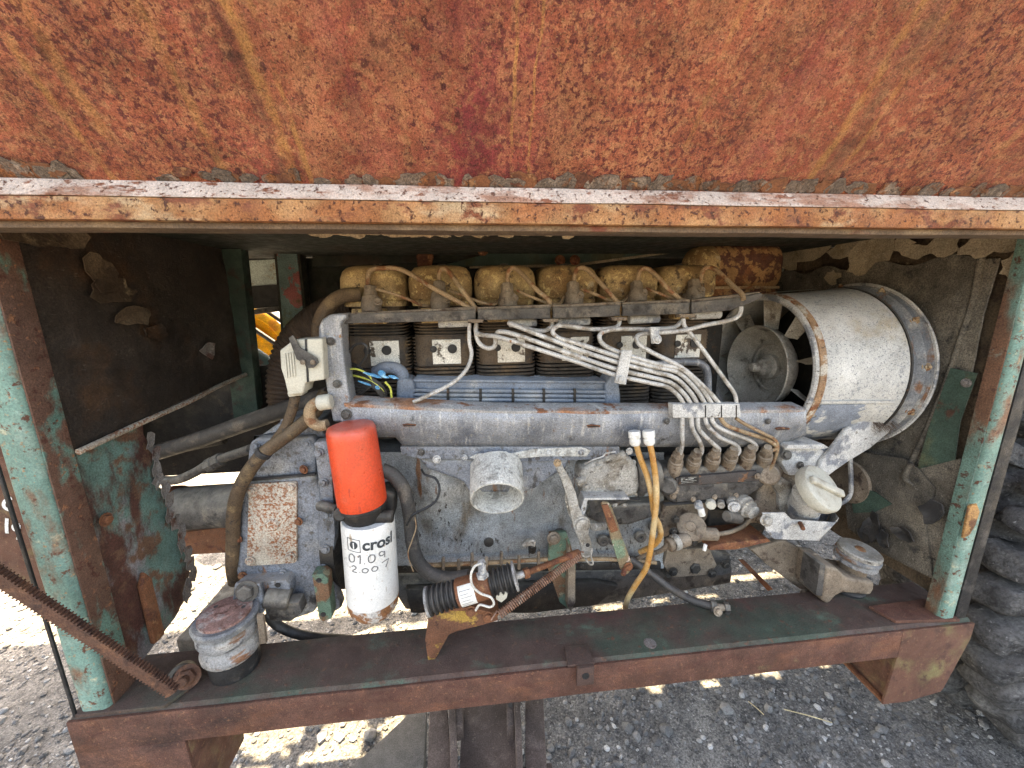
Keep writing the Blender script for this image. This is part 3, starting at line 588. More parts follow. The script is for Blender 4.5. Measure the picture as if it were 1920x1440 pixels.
bm = bmesh.new(); ribbon(bm, cr([U(x, y, .978) for x, y in ((36, 984), (30, 982), (24, 987), (27, 994), (34, 993), (36, 985), (35, 996), (33, 1012))], 4), .006, (0, -1, 0)); obj('chalk_mark', bm, m_chalk, rb)
# toothed bar leaning on the frame
tb = thing('toothed_bar', 'rusty toothed steel bar slanting across the left post down to the beam', 'toothed bar', UZ(320, 1300, BZ+.01))
A, B = U(-60, 1052, .60), U(322, 1303, .628)
A = A+(A-B)*.6
ax = (B-A).normalized(); nr = ax.cross(V((0, 1, 0))).normalized()
if nr.z < 0: nr = -nr
fwd = nr.cross(ax).normalized()
if fwd.y > 0: fwd = -fwd
bm = bmesh.new(); a_prism(bm, [A-nr*.011, B-nr*.009, B+nr*.009, A+nr*.011], -fwd*.012)
obj('bar', bm, m_barr, tb)
n = 99
for i in range(n):
    t = (i+.5)/n; c = A+(B-A)*t; w = (B-A).length/n*.30
    for s in (1, -1):
        hh = .0115-.002*t
        bm = bmesh.new(); q = c+nr*s*hh*.9
        a_prism(bm, [q-ax*w, q+ax*w, q+ax*w*.5+nr*s*.0042, q-ax*w*.5+nr*s*.0042], -fwd*.012)
        if i == 0 and s == 1: pass
        obj('tooth', bm, m_barr, tb, smooth=False)
# skid under the beam, slab beside it
sk = thing('steel_skid', 'brown steel skid with two raised flanges running under the beam', 'steel skid', UZ(910, 1430, .2))
z0 = .30
box('support', .02, .16, .60, .70, 0, z0-.01, m_skid, sk, .004)
def up(px, py, z): return UZ(px, py, z)
prism3('web', [up(868, 1292, z0), up(962, 1288, z0), up(985, 1500, z0), up(860, 1500, z0)], (0, 0, -.006), m_skid, sk, 0)
for (a1, a2, b1, b2) in ((806, 838, 800, 848), (985, 1018, 985, 1028)):
    prism3('flange', [up(a1, 1300, z0+.03), up(a2, 1296, z0+.03), up(b2, 1500, z0+.03), up(b1, 1500, z0+.03)], (0, 0, -.05), m_skid, sk, .003)
for (a1, a2, b1, b2) in ((840, 852, 846, 862), (962, 974, 972, 984)):
    prism3('rib', [up(a1, 1298, z0+.055), up(a2, 1296, z0+.055), up(b2, 1500, z0+.055), up(b1, 1500, z0+.055)], (0, 0, -.06), m_skid, sk, .003)
for a1, a2 in ((852, 868), (950, 964)):
    prism3('lug', [up(a1, 1312, z0+.05), up(a2, 1311, z0+.05), up(a2, 1358, z0+.05), up(a1, 1362, z0+.05)], (0, 0, -.05), m_skid, sk, .003)
    lathe('lug_hole', up((a1+a2)/2, 1322, z0+.0505), (0, 0, 1), [(0, .006), (.0006, .006), (.0004, .003)], m_black, sk, 10)
o = prism3('grey_slab', [up(700, 1400, .10), up(772, 1332, .10), up(796, 1322, .10), up(800, 1338, .10), up(796, 1420, .10), up(790, 1500, .10), up(640, 1500, .10), up(655, 1440, .10)], (0, 0, -.05), m_board, None, .006)
tag(o, 'grey weathered slab lying beside the steel skid on the gravel', 'slab')
# tyre at right
ty = thing('worn_tyre', 'big worn black tyre with torn chunky lugs at the right edge', 'tyre', (1.80, 1.0, 0))
TC = V((1.86, .80, .575)); TR = .53
lathe('carcass', TC+V((0, -.10, 0)), (0, 1, 0), [(0, .26), (.0, .40), (.02, .47), (.06, TR-.03), (.30, TR-.03), (.36, .47), (.36, .26)], m_tyre, ty, 72)
rnd = random.Random(21); k = 0
for i in range(17):
    a = R(108+i*11)
    for row in (0, 1):
        a2 = a+(R(5.5) if row else 0)+R(rnd.uniform(-1, 1)); bm = bmesh.new()
        er = V((math.cos(a2), 0, math.sin(a2))); et = V((-math.sin(a2), 0, math.cos(a2))); ey = V((0, 1, 0))
        c = TC+V((0, -.10, 0))+er*(TR-.045 if row == 0 else TR-.01)+ey*(.005 if row == 0 else .17)
        bmesh.ops.create_cube(bm, size=1); bmesh.ops.subdivide_edges(bm, edges=bm.edges[:], cuts=4, use_grid_fill=True)
        L1, L2, L3 = rnd.uniform(.15, .18), rnd.uniform(.060, .070), rnd.uniform(.10, .12)
        for v in bm.verts:
            q = v.co.copy(); q = V((q.x, q.y, q.z))*(1-.16*max(0, q.length-.5)/.37)
            p = c+er*q.x*L1+et*q.y*L2+ey*q.z*L3+et*q.x*.05+ey*q.x*.05
            v.co = p+noise.noise_vector(p*22+V((k, 0, 0)))*.012+noise.noise_vector(p*75)*.0045
        k += 1
        obj('lug', bm, m_tyre, ty, 80)

# ================================================================== ENGINE
en = thing('diesel_engine', 'dusty blue-grey six-cylinder air-cooled diesel engine with pale injection pipes and fan drum', 'engine', (.2, 1.0, .62))
def Zp(py, Y, px=960): return U(px, py, Y).z
def rrect(hx, hy, r, n=5):
    out = []
    for cx, cy, a0 in ((hx-r, hy-r, 0), (-hx+r, hy-r, 90), (-hx+r, -hy+r, 180), (hx-r, -hy+r, 270)):
        for k in range(n):
            a = R(a0+90*k/(n-1)); out.append((cx+r*math.cos(a), cy+r*math.sin(a)))
    return out
def a_loft(bm, rings, caps=True):
    vr = [[bm.verts.new(p) for p in r] for r in rings]; n = len(vr[0])
    for i in range(len(vr)-1):
        for k in range(n): bm.faces.new((vr[i][k], vr[i][(k+1) % n], vr[i+1][(k+1) % n], vr[i+1][k]))
    if caps: bm.faces.new(vr[0][::-1]); bm.faces.new(vr[-1])
YC = 1.0
X0 = U(706, 650, .92).x; PIT = (U(1286, 650, .92).x-X0)/5
def stack(bm, spec, xc=X0, yc=YC):
    """spec: (z, half x, half y, corner)"""
    a_loft(bm, [[V((xc+x, yc+y, z)) for x, y in rrect(hx, hy, r)] for z, hx, hy, r in spec])
# one cylinder, its head and its cover, then copies
zA, zB, zC, zD, zE = Zp(772, .92), Zp(684, .92), Zp(628, .92), Zp(602, .92), Zp(572, .92)
bm = bmesh.new(); stack(bm, [(zA-.06, .060, .066, .05), (zB, .060, .066, .05)])
nf = 15
for i in range(nf):
    z = zA-.02+(zB-zA+.02)*(i+.5)/nf; t = (zB-zA+.02)/nf*.28
    stack(bm, [(z-t, .0735, .081, .03), (z+t, .0735, .081, .03)])
barrel = obj('cylinder', bm, m_fin, en)
bm = bmesh.new(); stack(bm, [(zB+.001, .066, .076, .02), (zC, .066, .076, .02)])
for i in range(9):                                              # side fins of the head
    z = zB+(zC-zB)*(i+.5)/9; stack(bm, [(z-.0014, .0735, .068, .02), (z+.0014, .0735, .068, .02)])
stack(bm, [(zC+.0005, .056, .068, .02), (zE, .056, .068, .02)])
for i in range(5):
    z = zC+(zD-zC)*(i+.3)/4.6; stack(bm, [(z-.0015, .067, .079, .03), (z+.0015, .067, .079, .03)])
head = obj('cylinder_head', bm, m_finb, en)
bm = bmesh.new(); a_box(bm, X0-.016, X0+.050, .9215, .926, zB+.006, zC-.008); bev(bm, .001)
plate = obj('port_plate', bm, m_whitep, head)
def ring_hole(x, z, r, par):
    return lathe('port', (x, .9208, z), (0, -1, 0), [(-.001, r), (.002, r), (.0022, r*.86), (.0014, r*.80), (.0013, .0005)], m_black, par, 18)  # black disc paints the dark depth of the hole
zH = (zB+zC)/2+.006
holes = [ring_hole(X0-.022, zH, .008, head), ring_hole(X0+.022, zH, .011, head)]
bm = bmesh.new(); a_box(bm, X0-.045, X0+.03, .905, .935, zD-.001, zE-.004); bev(bm, .004); boss = obj('injector_boss', bm, m_gold, head)
zr0, zr1 = Zp(560, .92), Zp(497, .95)
bm = bmesh.new(); h = zr1-zr0
stack(bm, [(zr0-.014, .066, .082, .018), (zr0-.004, .067, .083, .018), (zr0, .066, .078, .022), (zr0+.006, .0715, .083, .026), (zr0+h*.35, .0735, .085, .028), (zr0+h*.62, .0725, .0845, .030), (zr0+h*.80, .068, .080, .030), (zr0+h*.92, .060, .072, .028), (zr0+h*.98, .046, .060, .025), (zr0+h, .030, .045, .02)])
cover = obj('rocker_cover', bm, m_gold, en, 60)
capn = lathe('cover_nut', (X0+.002, .99, zr1-.001), (0, 0, 1), [(0, .011), (.006, .011), (.007, .009)], m_greyst, cover, 6)
bm = bmesh.new(); stack(bm, [(zE+.001, .062, .079, .02), (zr0-.015, .062, .079, .02)]); deck = obj('head_deck', bm, m_brownst, en)
for i in range(1, 6):
    off = V((PIT*i, 0, 0))
    copy_of(barrel, en, off); hd = copy_of(head, en, off); cv = copy_of(cover, en, off); copy_of(deck, en, off)
    copy_of(capn, cv, (0, 0, 0))
    for ch in (plate, boss, *holes):
        c = ch.copy(); COL.objects.link(c); c.parent = hd
        if ch is plate: c.location = V((random.uniform(-.012, .004), 0, 0))
# injectors with their pipes
inj = ((694, 588, 540, m_brownst), (823, 584, 530, m_brownst), (950, 580, 535, m_brownst), (1074, 575, 533, m_brownst), (1193, 570, 533, m_brownst), (1301, 566, 530, m_brownst))
for i, (px, yb, yt, mt) in enumerate(inj):
    a, b = U(px+3, yb, .885), U(px, yt, .905); L = (b-a).length
    o = lathe('injector', a, b-a, [(0, .020), (L*.30, .022), (L*.62, .0185), (L*.66, .0145), (L*.8, .0145), (L*.82, .011), (L, .010)], mt, en, 18)
    p = a+(b-a)*.78
    lathe('union_nut', p, b-a, [(0, .0145), (.014, .0145), (.016, .012)], mt, o, 6)
    bolt(U(px+14, yb-22, .875), (.3, -.8, .6), .007, m_brownst, o)
    prism('clamp', [(px-18, yb+2), (px-12, yb-16), (px-4, yb-18), (px+8, yb-18), (px+18, yb-12), (px+24, yb+2)], .89, .02, mt, o, .002)
RP = .0052
up_pipes = (
    [(690, 545, .905), (690, 520, .905), (694, 507, .90), (710, 503, .895), (742, 503, .88), (768, 513, .87), (812, 540, .86), (860, 566, .85), (893, 584, .842)],
    [(824, 530, .905), (823, 515, .90), (827, 506, .895), (836, 505, .89), (848, 518, .88), (870, 549, .86), (893, 580, .848)],
    [(952, 535, .905), (952, 515, .90), (957, 505, .895), (966, 503, .89), (983, 518, .88), (1008, 545, .86), (1026, 560, .85), (1034, 577, .846)],
    [(1075, 535, .905), (1078, 514, .90), (1083, 504, .895), (1094, 502, .89), (1108, 512, .88), (1130, 535, .86), (1152, 560, .85), (1160, 572, .846)],
    [(1194, 533, .905), (1197, 515, .90), (1203, 505, .895), (1214, 504, .89), (1230, 516, .88), (1252, 541, .86), (1276, 562, .85), (1282, 570, .846)],
    [(1313, 530, .905), (1316, 513, .90), (1322, 503, .895), (1334, 502, .89), (1350, 512, .87), (1372, 534, .84), (1390, 550, .81), (1394, 562, .80)])
for i, p in enumerate(up_pipes): ptube('injector_pipe', p, RP, m_pipeb, en, 6, 10)
for p in ([(706, 542, .89), (735, 550, .87), (770, 563, .87), (790, 572, .88), (808, 573, .90), (815, 562, .905)],
          [(845, 545, .89), (870, 555, .87), (900, 566, .87), (925, 571, .88), (935, 562, .905)],
          [(970, 545, .89), (995, 556, .87), (1025, 567, .87), (1048, 570, .88), (1058, 556, .905)],
          [(1090, 542, .89), (1112, 550, .87), (1140, 562, .87), (1165, 566, .88), (1178, 555, .905)],
          [(1210, 540, .89), (1235, 550, .87), (1262, 560, .87), (1284, 562, .88)]):
    ptube('leak_pipe', p, .0034, m_pipeb, en, 5, 8)
# upper guide rail, slit for the pipes
segs = ((634, 892, 603, 581, 600, 580), (895, 1033, 581, 577, 601, 597), (1036, 1164, 577, 572, 597, 593), (1167, 1294, 572, 567, 593, 588), (1297, 1425, 567, 553, 588, 577))
for k, (xa, xb, ya, yb, yc, yd) in enumerate(segs):
    if k == 0: pp = [(630, 590), (892, 581), (892, 601), (645, 607), (636, 604)]
    elif k == 4: pp = [(1297, 567), (1395, 557), (1428, 549), (1432, 556), (1398, 572), (1370, 582), (1297, 588)]
    else: pp = [(xa, ya), (xb, yb), (xb-1.5, (yb+yd)/2), (xb, yd), (xa, yc), (xa+1.5, (ya+yc)/2)]
    prism('guide_rail', pp, .822, .010, m_greyst, en, .0025)
    prism('rail_flange', [(x, y) for x, y in ((xa, pp[0][1]-5 if k else 588), (xb, yb-6), (xb, yb+1), (xa, pp[0][1]+1 if k else 591))], .834, .03, m_brownst, en, .001)
for px, py in ((893, 602), (1034, 601), (1162, 598), (1290, 592)):
    prism('grommet', [(px-16, py-3), (px+14, py-3), (px+12, py+3), (px-14, py+3)], .815, .02, m_brownst, en, .001)
for px, py, w in ((1075, 602, 30), (1207, 598, 28), (1322, 590, 28), (980, 604, 26), (850, 605, 28)):
    rod('pushrod_tube', U(px-w, py+1, .87), U(px+w, py-1, .87), .0105, m_whitest, en)
# pale injection pipes sweeping to the pump
pp6 = (
    [(893, 604, .836), (893, 622, .83), (905, 628, .815), (935, 632, .80), (1000, 652, .79), (1080, 678, .785), (1150, 702, .782), (1215, 717, .782), (1250, 725, .785), (1272, 742, .79), (1284, 762, .795)],
    [(893, 606, .838), (893, 628, .835), (900, 645, .83), (915, 653, .828), (928, 648, .825), (930, 628, .815), (940, 622, .80), (975, 630, .79), (1080, 667, .785), (1155, 692, .782), (1220, 707, .782), (1258, 718, .785), (1284, 740, .79), (1298, 762, .795)],
    [(1034, 602, .836), (1034, 612, .835), (1020, 620, .83), (1000, 619, .825), (975, 612, .81), (955, 606, .80), (975, 614, .79), (1080, 654, .785), (1160, 680, .782), (1225, 697, .782), (1265, 708, .785), (1295, 736, .79), (1310, 762, .795)],
    [(1162, 598, .836), (1160, 608, .835), (1150, 615, .83), (1110, 617, .82), (1060, 611, .805), (1044, 612, .80), (1036, 622, .795), (1048, 634, .79), (1080, 643, .785), (1163, 670, .782), (1225, 688, .782), (1270, 698, .785), (1305, 730, .79), (1325, 762, .795)],
    [(1282, 592, .836), (1276, 604, .835), (1262, 614, .83), (1220, 617, .82), (1160, 617, .805), (1132, 622, .80), (1124, 632, .795), (1132, 646, .79), (1160, 660, .785), (1230, 682, .782), (1280, 694, .785), (1315, 728, .79), (1338, 762, .795)],
    [(1390, 575, .80), (1386, 590, .80), (1370, 600, .80), (1320, 610, .80), (1280, 620, .80), (1230, 624, .80), (1205, 626, .80), (1194, 632, .795), (1198, 645, .79), (1225, 662, .785), (1262, 680, .782), (1290, 698, .785), (1330, 735, .79), (1353, 762, .795)])
RI = .0049
for p in pp6: ptube('injection_pipe', p, RI, m_pipe, en, 6, 12)
ptube('return_pipe', [(1281, 598, .81), (1284, 612, .808), (1300, 632, .805), (1330, 672, .80), (1362, 716, .795), (1378, 740, .795), (1381, 762, .795)], .0046, m_pipe, en, 6, 10)
ptube('drain_pipe', [(880, 606, .835), (880, 640, .83), (884, 665, .825), (875, 692, .82), (850, 717, .815), (810, 738, .81), (775, 754, .812)], .0044, m_pipe, en, 6, 10)
def clamp_px(pts, Y, th, mt, bx):
    o = prism('pipe_clamp', pts, Y, th, mt, en, .0015); bolt(U(*bx, Y-.001), (.1, -1, .2), .007, mt, o); return o
clamp_px([(1166, 657), (1186, 657), (1174, 722), (1153, 718)], .769, .006, m_whitest, (1163, 711))
clamp_px([(1219, 613), (1237, 613), (1236, 643), (1223, 645)], .776, .006, m_whitest, (1232, 636))
# clamp block on the cowl where the pipes pass
clb = prism('pipe_block', [(1261, 758), (1388, 757), (1390, 783), (1262, 784)], .782, .022, m_whitest, en, .003)
for x in (1322, 1352, 1380): prism('block_slot', [(x, 760), (x+2, 760), (x+2, 783), (x, 783)], .7812, .003, m_grime, clb, 0)
low = (
    [(1279, 782, .788), (1279, 812, .790), (1279, 835, .80), (1274, 855, .82)],
    [(1296, 782, .788), (1299, 805, .79), (1313, 830, .80), (1316, 846, .82), (1309, 858, .823)],
    [(1308, 782, .788), (1311, 805, .79), (1335, 830, .80), (1348, 842, .82), (1343, 855, .823)],
    [(1321, 782, .788), (1328, 800, .788), (1350, 820, .795), (1378, 833, .815), (1386, 845, .82), (1379, 856, .823)],
    [(1333, 782, .788), (1342, 798, .786), (1370, 812, .79), (1405, 825, .813), (1418, 838, .82), (1410, 850, .823)],
    [(1350, 782, .788), (1362, 797, .784), (1395, 810, .784), (1435, 823, .81), (1456, 838, .818), (1440, 848, .823)],
    [(1380, 784, .79), (1395, 794, .788), (1430, 812, .788), (1452, 824, .812), (1458, 840, .818), (1450, 868, .83), (1440, 888, .835)])
for i, p in enumerate(low): ptube('pump_pipe', p, RI if i < 6 else .004, m_pipeb if i in (5, 6) else m_pipe, en, 6, 12)
# cowl: left upright, lower panel with its rolled lip, ducting below
prism('cowl_upright', [(596, 640), (597, 612), (604, 598), (618, 589), (648, 587), (650, 598), (640, 604), (641, 640), (648, 700), (657, 757), (660, 790), (624, 792), (612, 730), (603, 680)], .806, .05, m_cowl, en, .006, 3)
box_pts = [(655, 765), (900, 772), (1130, 776), (1262, 776), (1390, 778), (1512, 780), (1500, 800), (1475, 838), (1400, 842), (1240, 840), (1040, 838), (900, 837), (770, 838), (750, 834), (740, 818), (660, 816), (624, 792)]
# the panel as a grid so that it can bulge
bm = bmesh.new(); nxg, nzg = 60, 8; G = []
for j in range(nzg+1):
    for i in range(nxg+1):
        t = i/nxg; px = 640+(1512-640)*t
        yt = 757+14*min(1, t*3)-6*max(0, t-.7)*1.5
        yb = 838 if px > 752 else 820
        if px > 1450: yb = 838-(px-1450)*.35
        s = j/nzg; py = yt+(yb-yt)*s
        Y = .806+.010*math.sin(s*3.14159)*-1+.030*s**2+.004*noise.noise(V((px*.01, s*2, 0)))
        G.append(bm.verts.new(U(px, py, Y)))
for j in range(nzg):
    for i in range(nxg): bm.faces.new((G[j*(nxg+1)+i], G[j*(nxg+1)+i+1], G[(j+1)*(nxg+1)+i+1], G[(j+1)*(nxg+1)+i]))
ret = bmesh.ops.extrude_face_region(bm, geom=bm.faces[:])
bmesh.ops.translate(bm, verts=[v for v in ret['geom'] if isinstance(v, bmesh.types.BMVert)], vec=(0, .003, 0))
cowl = obj('cowl_panel', bm, m_cowl, en, 60)
m_lip = mat('rusted cowl lip', (.30, .29, .28), [((.34, .16, .085), 9, .48, .62, (.7, 1, 1), 7), ((.20, .085, .045), 28, .55, .64), ((.44, .42, .39), 20, .60, .70)], bump=.4)
bm = bmesh.new(); pr_ = []
for i in range(41):
    t = i/40; px = 646+(1508-646)*t; py = 757+14*min(1, t*3)-6*max(0, t-.7)*1.5
    c = U(px, py, .806); w = .0012*noise.noise(V((px*.05, 0, 3)))
    pr_.append([c+V((0, -.002, -.006+w)), c+V((0, -.003, .001+w)), c+V((0, .004, .005)), c+V((0, .040, .009)), c+V((0, .040, .006)), c+V((0, .004, -.006))])
a_loft(bm, pr_); obj('cowl_lip', bm, m_lip, en, 35)
for px, py in ((767, 797), (1113, 799), (1468, 804)):
    prism('slot', [(px-13, py-1), (px-4, py-3), (px+13, py-1), (px+12, py+2), (px-10, py+3)], .800, .004, m_rust, en, .0003)
    prism('slot_gap', [(px-11, py), (px+11, py), (px+10, py+1.5), (px-10, py+1.8)], .7990, .002, m_grime, en, 0)
bolt(U(650, 777, .803), (0, -1, .1), .008, m_greyst, en)
prism('duct_flange', [(750, 838), (1162, 838), (1160, 858), (1105, 862), (1000, 866), (900, 862), (783, 860), (752, 852)], .828, .012, m_house, en, .002)
prism('crust', [(880, 858), (895, 851), (960, 850), (1000, 842), (1090, 838), (1108, 845), (1100, 856), (1020, 856), (950, 862), (900, 864)], .8245, .005, m_spout, en, .0015)
for px, py in ((819, 861), (931, 854), (1028, 848)): bolt(U(px, py, .826), (0, -1, .2), .0065, m_whitest, en)
# funnel and spout
bm = bmesh.new()
fr_top = [U(783, 860, .835), U(1070, 860, .835), U(1060, 880, .835), U(1000, 915, .83), U(985, 925, .82), U(880, 925, .82), U(870, 905, .83), U(800, 880, .835)]
a_prism(bm, fr_top, V((0, .07, 0))); bmesh.ops.recalc_face_normals(bm, faces=bm.faces[:]); bev(bm, .012, 4)
obj('funnel', bm, m_house, en, 60)
c1 = U(932, 936, .76); axs = V((-.05, -.87, -.47)).normalized()*.085; c0 = c1-axs; Ls = axs.length
bm = bmesh.new(); prof = [(0, .060), (Ls*.5, .0595), (Ls-.003, .059), (Ls, .058), (Ls, .0545), (Ls-.003, .054), (Ls*.1, .053), (Ls*.05, .001)]
a_lathe(bm, c0, axs, prof, 48, True)
for v in bm.verts:
    if v.co.z > c0.z+.01: v.co += noise.noise_vector(v.co*70)*.0035
obj('spout', bm, m_spout, en, 60)
# crankcase behind
bm = bmesh.new(); a_prism(bm, [U(x, y, .90) for x, y in ((640, 850), (1240, 850), (1250, 1000), (1240, 1062), (1060, 1066), (650, 1070))], V((0, .25, 0)))
bmesh.ops.recalc_face_normals(bm, faces=bm.faces[:]); bev(bm, .02, 4); obj('crankcase', bm, m_crank, en, 60)
bm = bmesh.new(); G = []; ng, mg = 60, 30
for j in range(mg+1):
    for i in range(ng+1):
        px = 660+(1245-660)*i/ng; py = 848+(1066-848)*j/mg; d_ = 0
        for cx in (815, 965, 1110): d_ += .046*math.exp(-((px-cx)/52)**2-((py-900)/62)**2)
        d_ += .012*math.exp(-((py-1062)/10)**2)+.010*math.exp(-((px-915)/26)**2-((py-1010)/24)**2)
        G.append(bm.verts.new(U(px, py, .897-d_+.002*noise.noise(V((px*.02, py*.02, 0))))))
for j in range(mg):
    for i in range(ng): bm.faces.new((G[j*(ng+1)+i], G[j*(ng+1)+i+1], G[(j+1)*(ng+1)+i+1], G[(j+1)*(ng+1)+i]))
obj('crankcase_wall', bm, m_crank, en, 80)
for px, py, r in ((916, 1012, .013), (1048, 1000, .012)):
    o = lathe('plug', U(px, py, .897), (0, -1, .1), [(0, r*1.4), (.004, r*1.4), (.006, r), (.014, r*.95), (.015, r*.7)], m_grime, en, 18)
prism('sump_rail', [(700, 1062), (1240, 1055), (1240, 1068), (700, 1076)], .885, .03, m_grime, en, .003)
ptube('oil_line', [(790, 1060, .872), (850, 1058, .870), (950, 1053, .868), (1030, 1048, .868)], .0055, m_pipeb, en, 4, 8)
for px, py in ((831, 1056), (860, 1060), (885, 1048), (912, 1056), (940, 1046), (973, 1053), (1010, 1046)):
    rod('rail_bolt', U(px, py-12, .862), U(px, py+14, .862), .0042, m_brownst, en, 8)
ptube('oil_line', [(1040, 1052, .87), (1110, 1048, .87), (1180, 1050, .87), (1230, 1055, .87)], .0055, m_pipeb, en, 4, 8)
prism('sump', [(740, 1075), (1375, 1062), (1372, 1095), (1310, 1105), (1100, 1140), (760, 1145), (745, 1120)], .95, .20, m_greyst, en, .01, 3)
prism('sump_plate', [(760, 1105), (1120, 1092), (1160, 1100), (1120, 1135), (1000, 1150), (770, 1150)], .93, .02, m_grime, en, .004)
prism('block', [(1240, 1012), (1330, 1030), (1370, 1040), (1372, 1075), (1355, 1080), (1310, 1078), (1250, 1085)], .90, .1, m_greyst, en, .006)
bolt(U(1300, 1062, .892), (0, -1, .1), .016, m_grime, en)
prism('green_lug', [(1030, 1000), (1062, 998), (1070, 1020), (1080, 1062), (1078, 1120), (1068, 1145), (1050, 1130), (1027, 1066)], .86, .012, m_grnlug, en, .003)
bolt(U(1038, 1009, .857), (0, -1, .1), .012, m_brownst, en)
prism('lug_web', [(1066, 1020), (1079, 1062), (1079, 1130), (1070, 1146), (1064, 1140)], .835, .03, m_brownst, en, .002)
prism('wing_screw', [(978, 1022), (985, 1016), (1000, 1012), (1006, 1016), (1004, 1026), (994, 1024), (982, 1027)], .85, .012, m_alu, en, .003)
rod('dipstick_cap', U(998, 1020, .86), U(998, 1032, .88), .010, m_grime, en)
# oil cooler
ck = thing_cooler = prism('oil_cooler', [(748, 712), (1162, 715), (1162, 765), (748, 762)], .875, .05, m_bluecool, en, .006)
for r_ in range(4):
    y = 733+r_*8.2
    rod('cooler_tube', U(775, y-1, .868), U(1135, y+2, .868), .0046, m_bluecool, ck, 10)
for r_ in range(7):
    z = .874+r_*.010
    rod('cooler_tube', V((U(775, 716, .875).x, z, U(775, 716, .875).z+.003)), V((U(1135, 719, .875).x, z, U(1135, 719, .875).z+.003)), .0040, m_bluecool, ck, 8)
for x in (840, 901, 962, 1020, 1078): prism('cooler_strap', [(x-2.5, 729), (x+2.5, 729), (x+2.5, 764), (x-2.5, 764)], .862, .006, m_grime, ck, .001)
prism('cooler_end', [(743, 716), (752, 708), (772, 712), (778, 725), (776, 764), (742, 764)], .862, .06, m_bluecool, ck, .008, 3)
prism('cooler_end', [(1135, 722), (1150, 700), (1160, 716), (1164, 740), (1164, 766), (1134, 766)], .862, .06, m_bluecool, ck, .006, 3)
tube('cooler_elbow', [U(*p) for p in ((757, 712, .88), (752, 697, .88), (738, 690, .885), (720, 690, .89), (705, 698, .90))], .014, m_bluecool, ck, 5, 14)
tube('breather_elbow', [U(*p) for p in ((1215, 688, .90), (1250, 680, .895), (1300, 679, .89), (1318, 685, .89), (1326, 700, .89), (1327, 745, .895))], .0095, m_cowl, en, 5, 12)
box('dark_core', X0-.06, X0+PIT*5+.20, 1.07, 1.18, .78, 1.30, m_grime, en, .01)  # black body added to keep deep gaps between parts in shade
box('dark_core', X0+PIT*3+.08, X0+PIT*5+.30, .95, 1.07, .72, 1.02, m_grime, en, .01)  # second black fill for shaded gaps, nearer the front

# ------------------------------------------------------------------ fan
FC = V((0, 1.0, 1.178)); FR = .200
def xl(name, x, prof, mt, par, seg=64, cap=True, angle=38): return lathe(name, V((x, FC.y, FC.z)), (1, 0, 0), prof, mt, par, seg, cap, angle)
fh = xl('fan_drum', .805, [(0, FR), (.02, FR+.001), (.11, FR+.006), (.200, FR+.013), (.212, FR+.016), (.216, FR+.014), (.216, FR-.002), (.11, FR-.002), (0, FR-.004)], m_drum, en, 72, False)
xl('rim_bead', .797, [(0, FR-.014), (-.004, FR-.008), (-.003, FR-.002), (.002, FR+.002), (.007, FR), (.008, FR-.010), (.004, FR-.015), (0, FR-.014)], m_whitest, fh, 72, False)
xl('rim_band', .800, [(0, FR+.0015), (.001, FR+.0045), (.017, FR+.005), (.018, FR+.002)], m_orustedge, fh, 72, False)
fl = xl('fan_flange', 1.022, [(0, FR-.02), (0, FR+.008), (.006, FR+.013), (.020, FR+.010), (.026, FR+.018), (.030, FR+.022), (.036, FR+.017), (.050, FR+.018), (.052, FR+.022), (.057, FR+.016), (.057, FR-.02)], m_flangeb, fh, 72, False)
xl('flange_lip', 1.0745, [(0, FR+.016), (-.001, FR+.027), (.001, FR+.0295), (.004, FR+.0285), (.005, FR+.016)], m_whitest, fh, 72, False)
xl('flange_joint', 1.0205, [(0, FR+.010), (-.001, FR+.0175), (.003, FR+.0185), (.004, FR+.010)], m_grime, fh, 72, False)
for a in range(8, 368, 30):
    q = R(a); er = V((0, -math.cos(q), math.sin(q)))
    bolt(V((1.056, FC.y, FC.z))+er*(FR+.019), (er+V((-.3, 0, 0))), .0068, m_pipeb, fl, nut=True)
    if -130 < a % 360 - 180: pass
xl('stator_disc', .98, [(0, .02), (0, FR-.008), (.01, FR-.008), (.01, .02)], m_grime, fh, 48)
xl('fan_bowl', .80, [(.10, .02), (.075, .04), (.055, .084), (.030, .108), (.002, .117), (-.004, .118), (-.006, .116), (-.002, .113), (.024, .103), (.044, .078), (.054, .050), (.056, .001)], m_fan, fh, 56, True, 50)
xl('bowl_step', .848, [(0, .078), (-.004, .076), (-.006, .066), (.006, .060)], m_fan, fh, 48)
xl('hub_nut', .855, [(0, .034), (-.02, .034), (-.024, .030), (-.026, .025), (-.042, .025), (-.044, .020), (-.050, .014), (-.066, .013), (-.070, .009)], m_fan, fh, 24)
for k in range(9):                                              # blades: twisted, root to tip
    a0 = R(85)+2*math.pi*k/9; bm = bmesh.new(); g = []
    for j in range(7):
        r = .105+(FR-.010-.105)*j/6; tw = R(74-16*j/6); ch = .034+.010*j/6
        er = V((0, math.cos(a0), math.sin(a0))); et = V((0, -math.sin(a0), math.cos(a0)))
        for i in range(5):
            s = (i/4-.5)*ch; cam_ = .006*(1-(i/2-1)**2)
            g.append(bm.verts.new(V((.838, FC.y, FC.z))+er*r+V((1, 0, 0))*(s*math.sin(tw)+cam_)+et*(s*math.cos(tw))))
    for j in range(6):
        for i in range(4): bm.faces.new((g[j*5+i], g[j*5+i+1], g[(j+1)*5+i+1], g[(j+1)*5+i]))
    ret = bmesh.ops.extrude_face_region(bm, geom=bm.faces[:])
    bmesh.ops.translate(bm, verts=[v for v in ret['geom'] if isinstance(v, bmesh.types.BMVert)], vec=(.0025, 0, 0))
    obj('fan_blade', bm, m_blade, fh, 60)
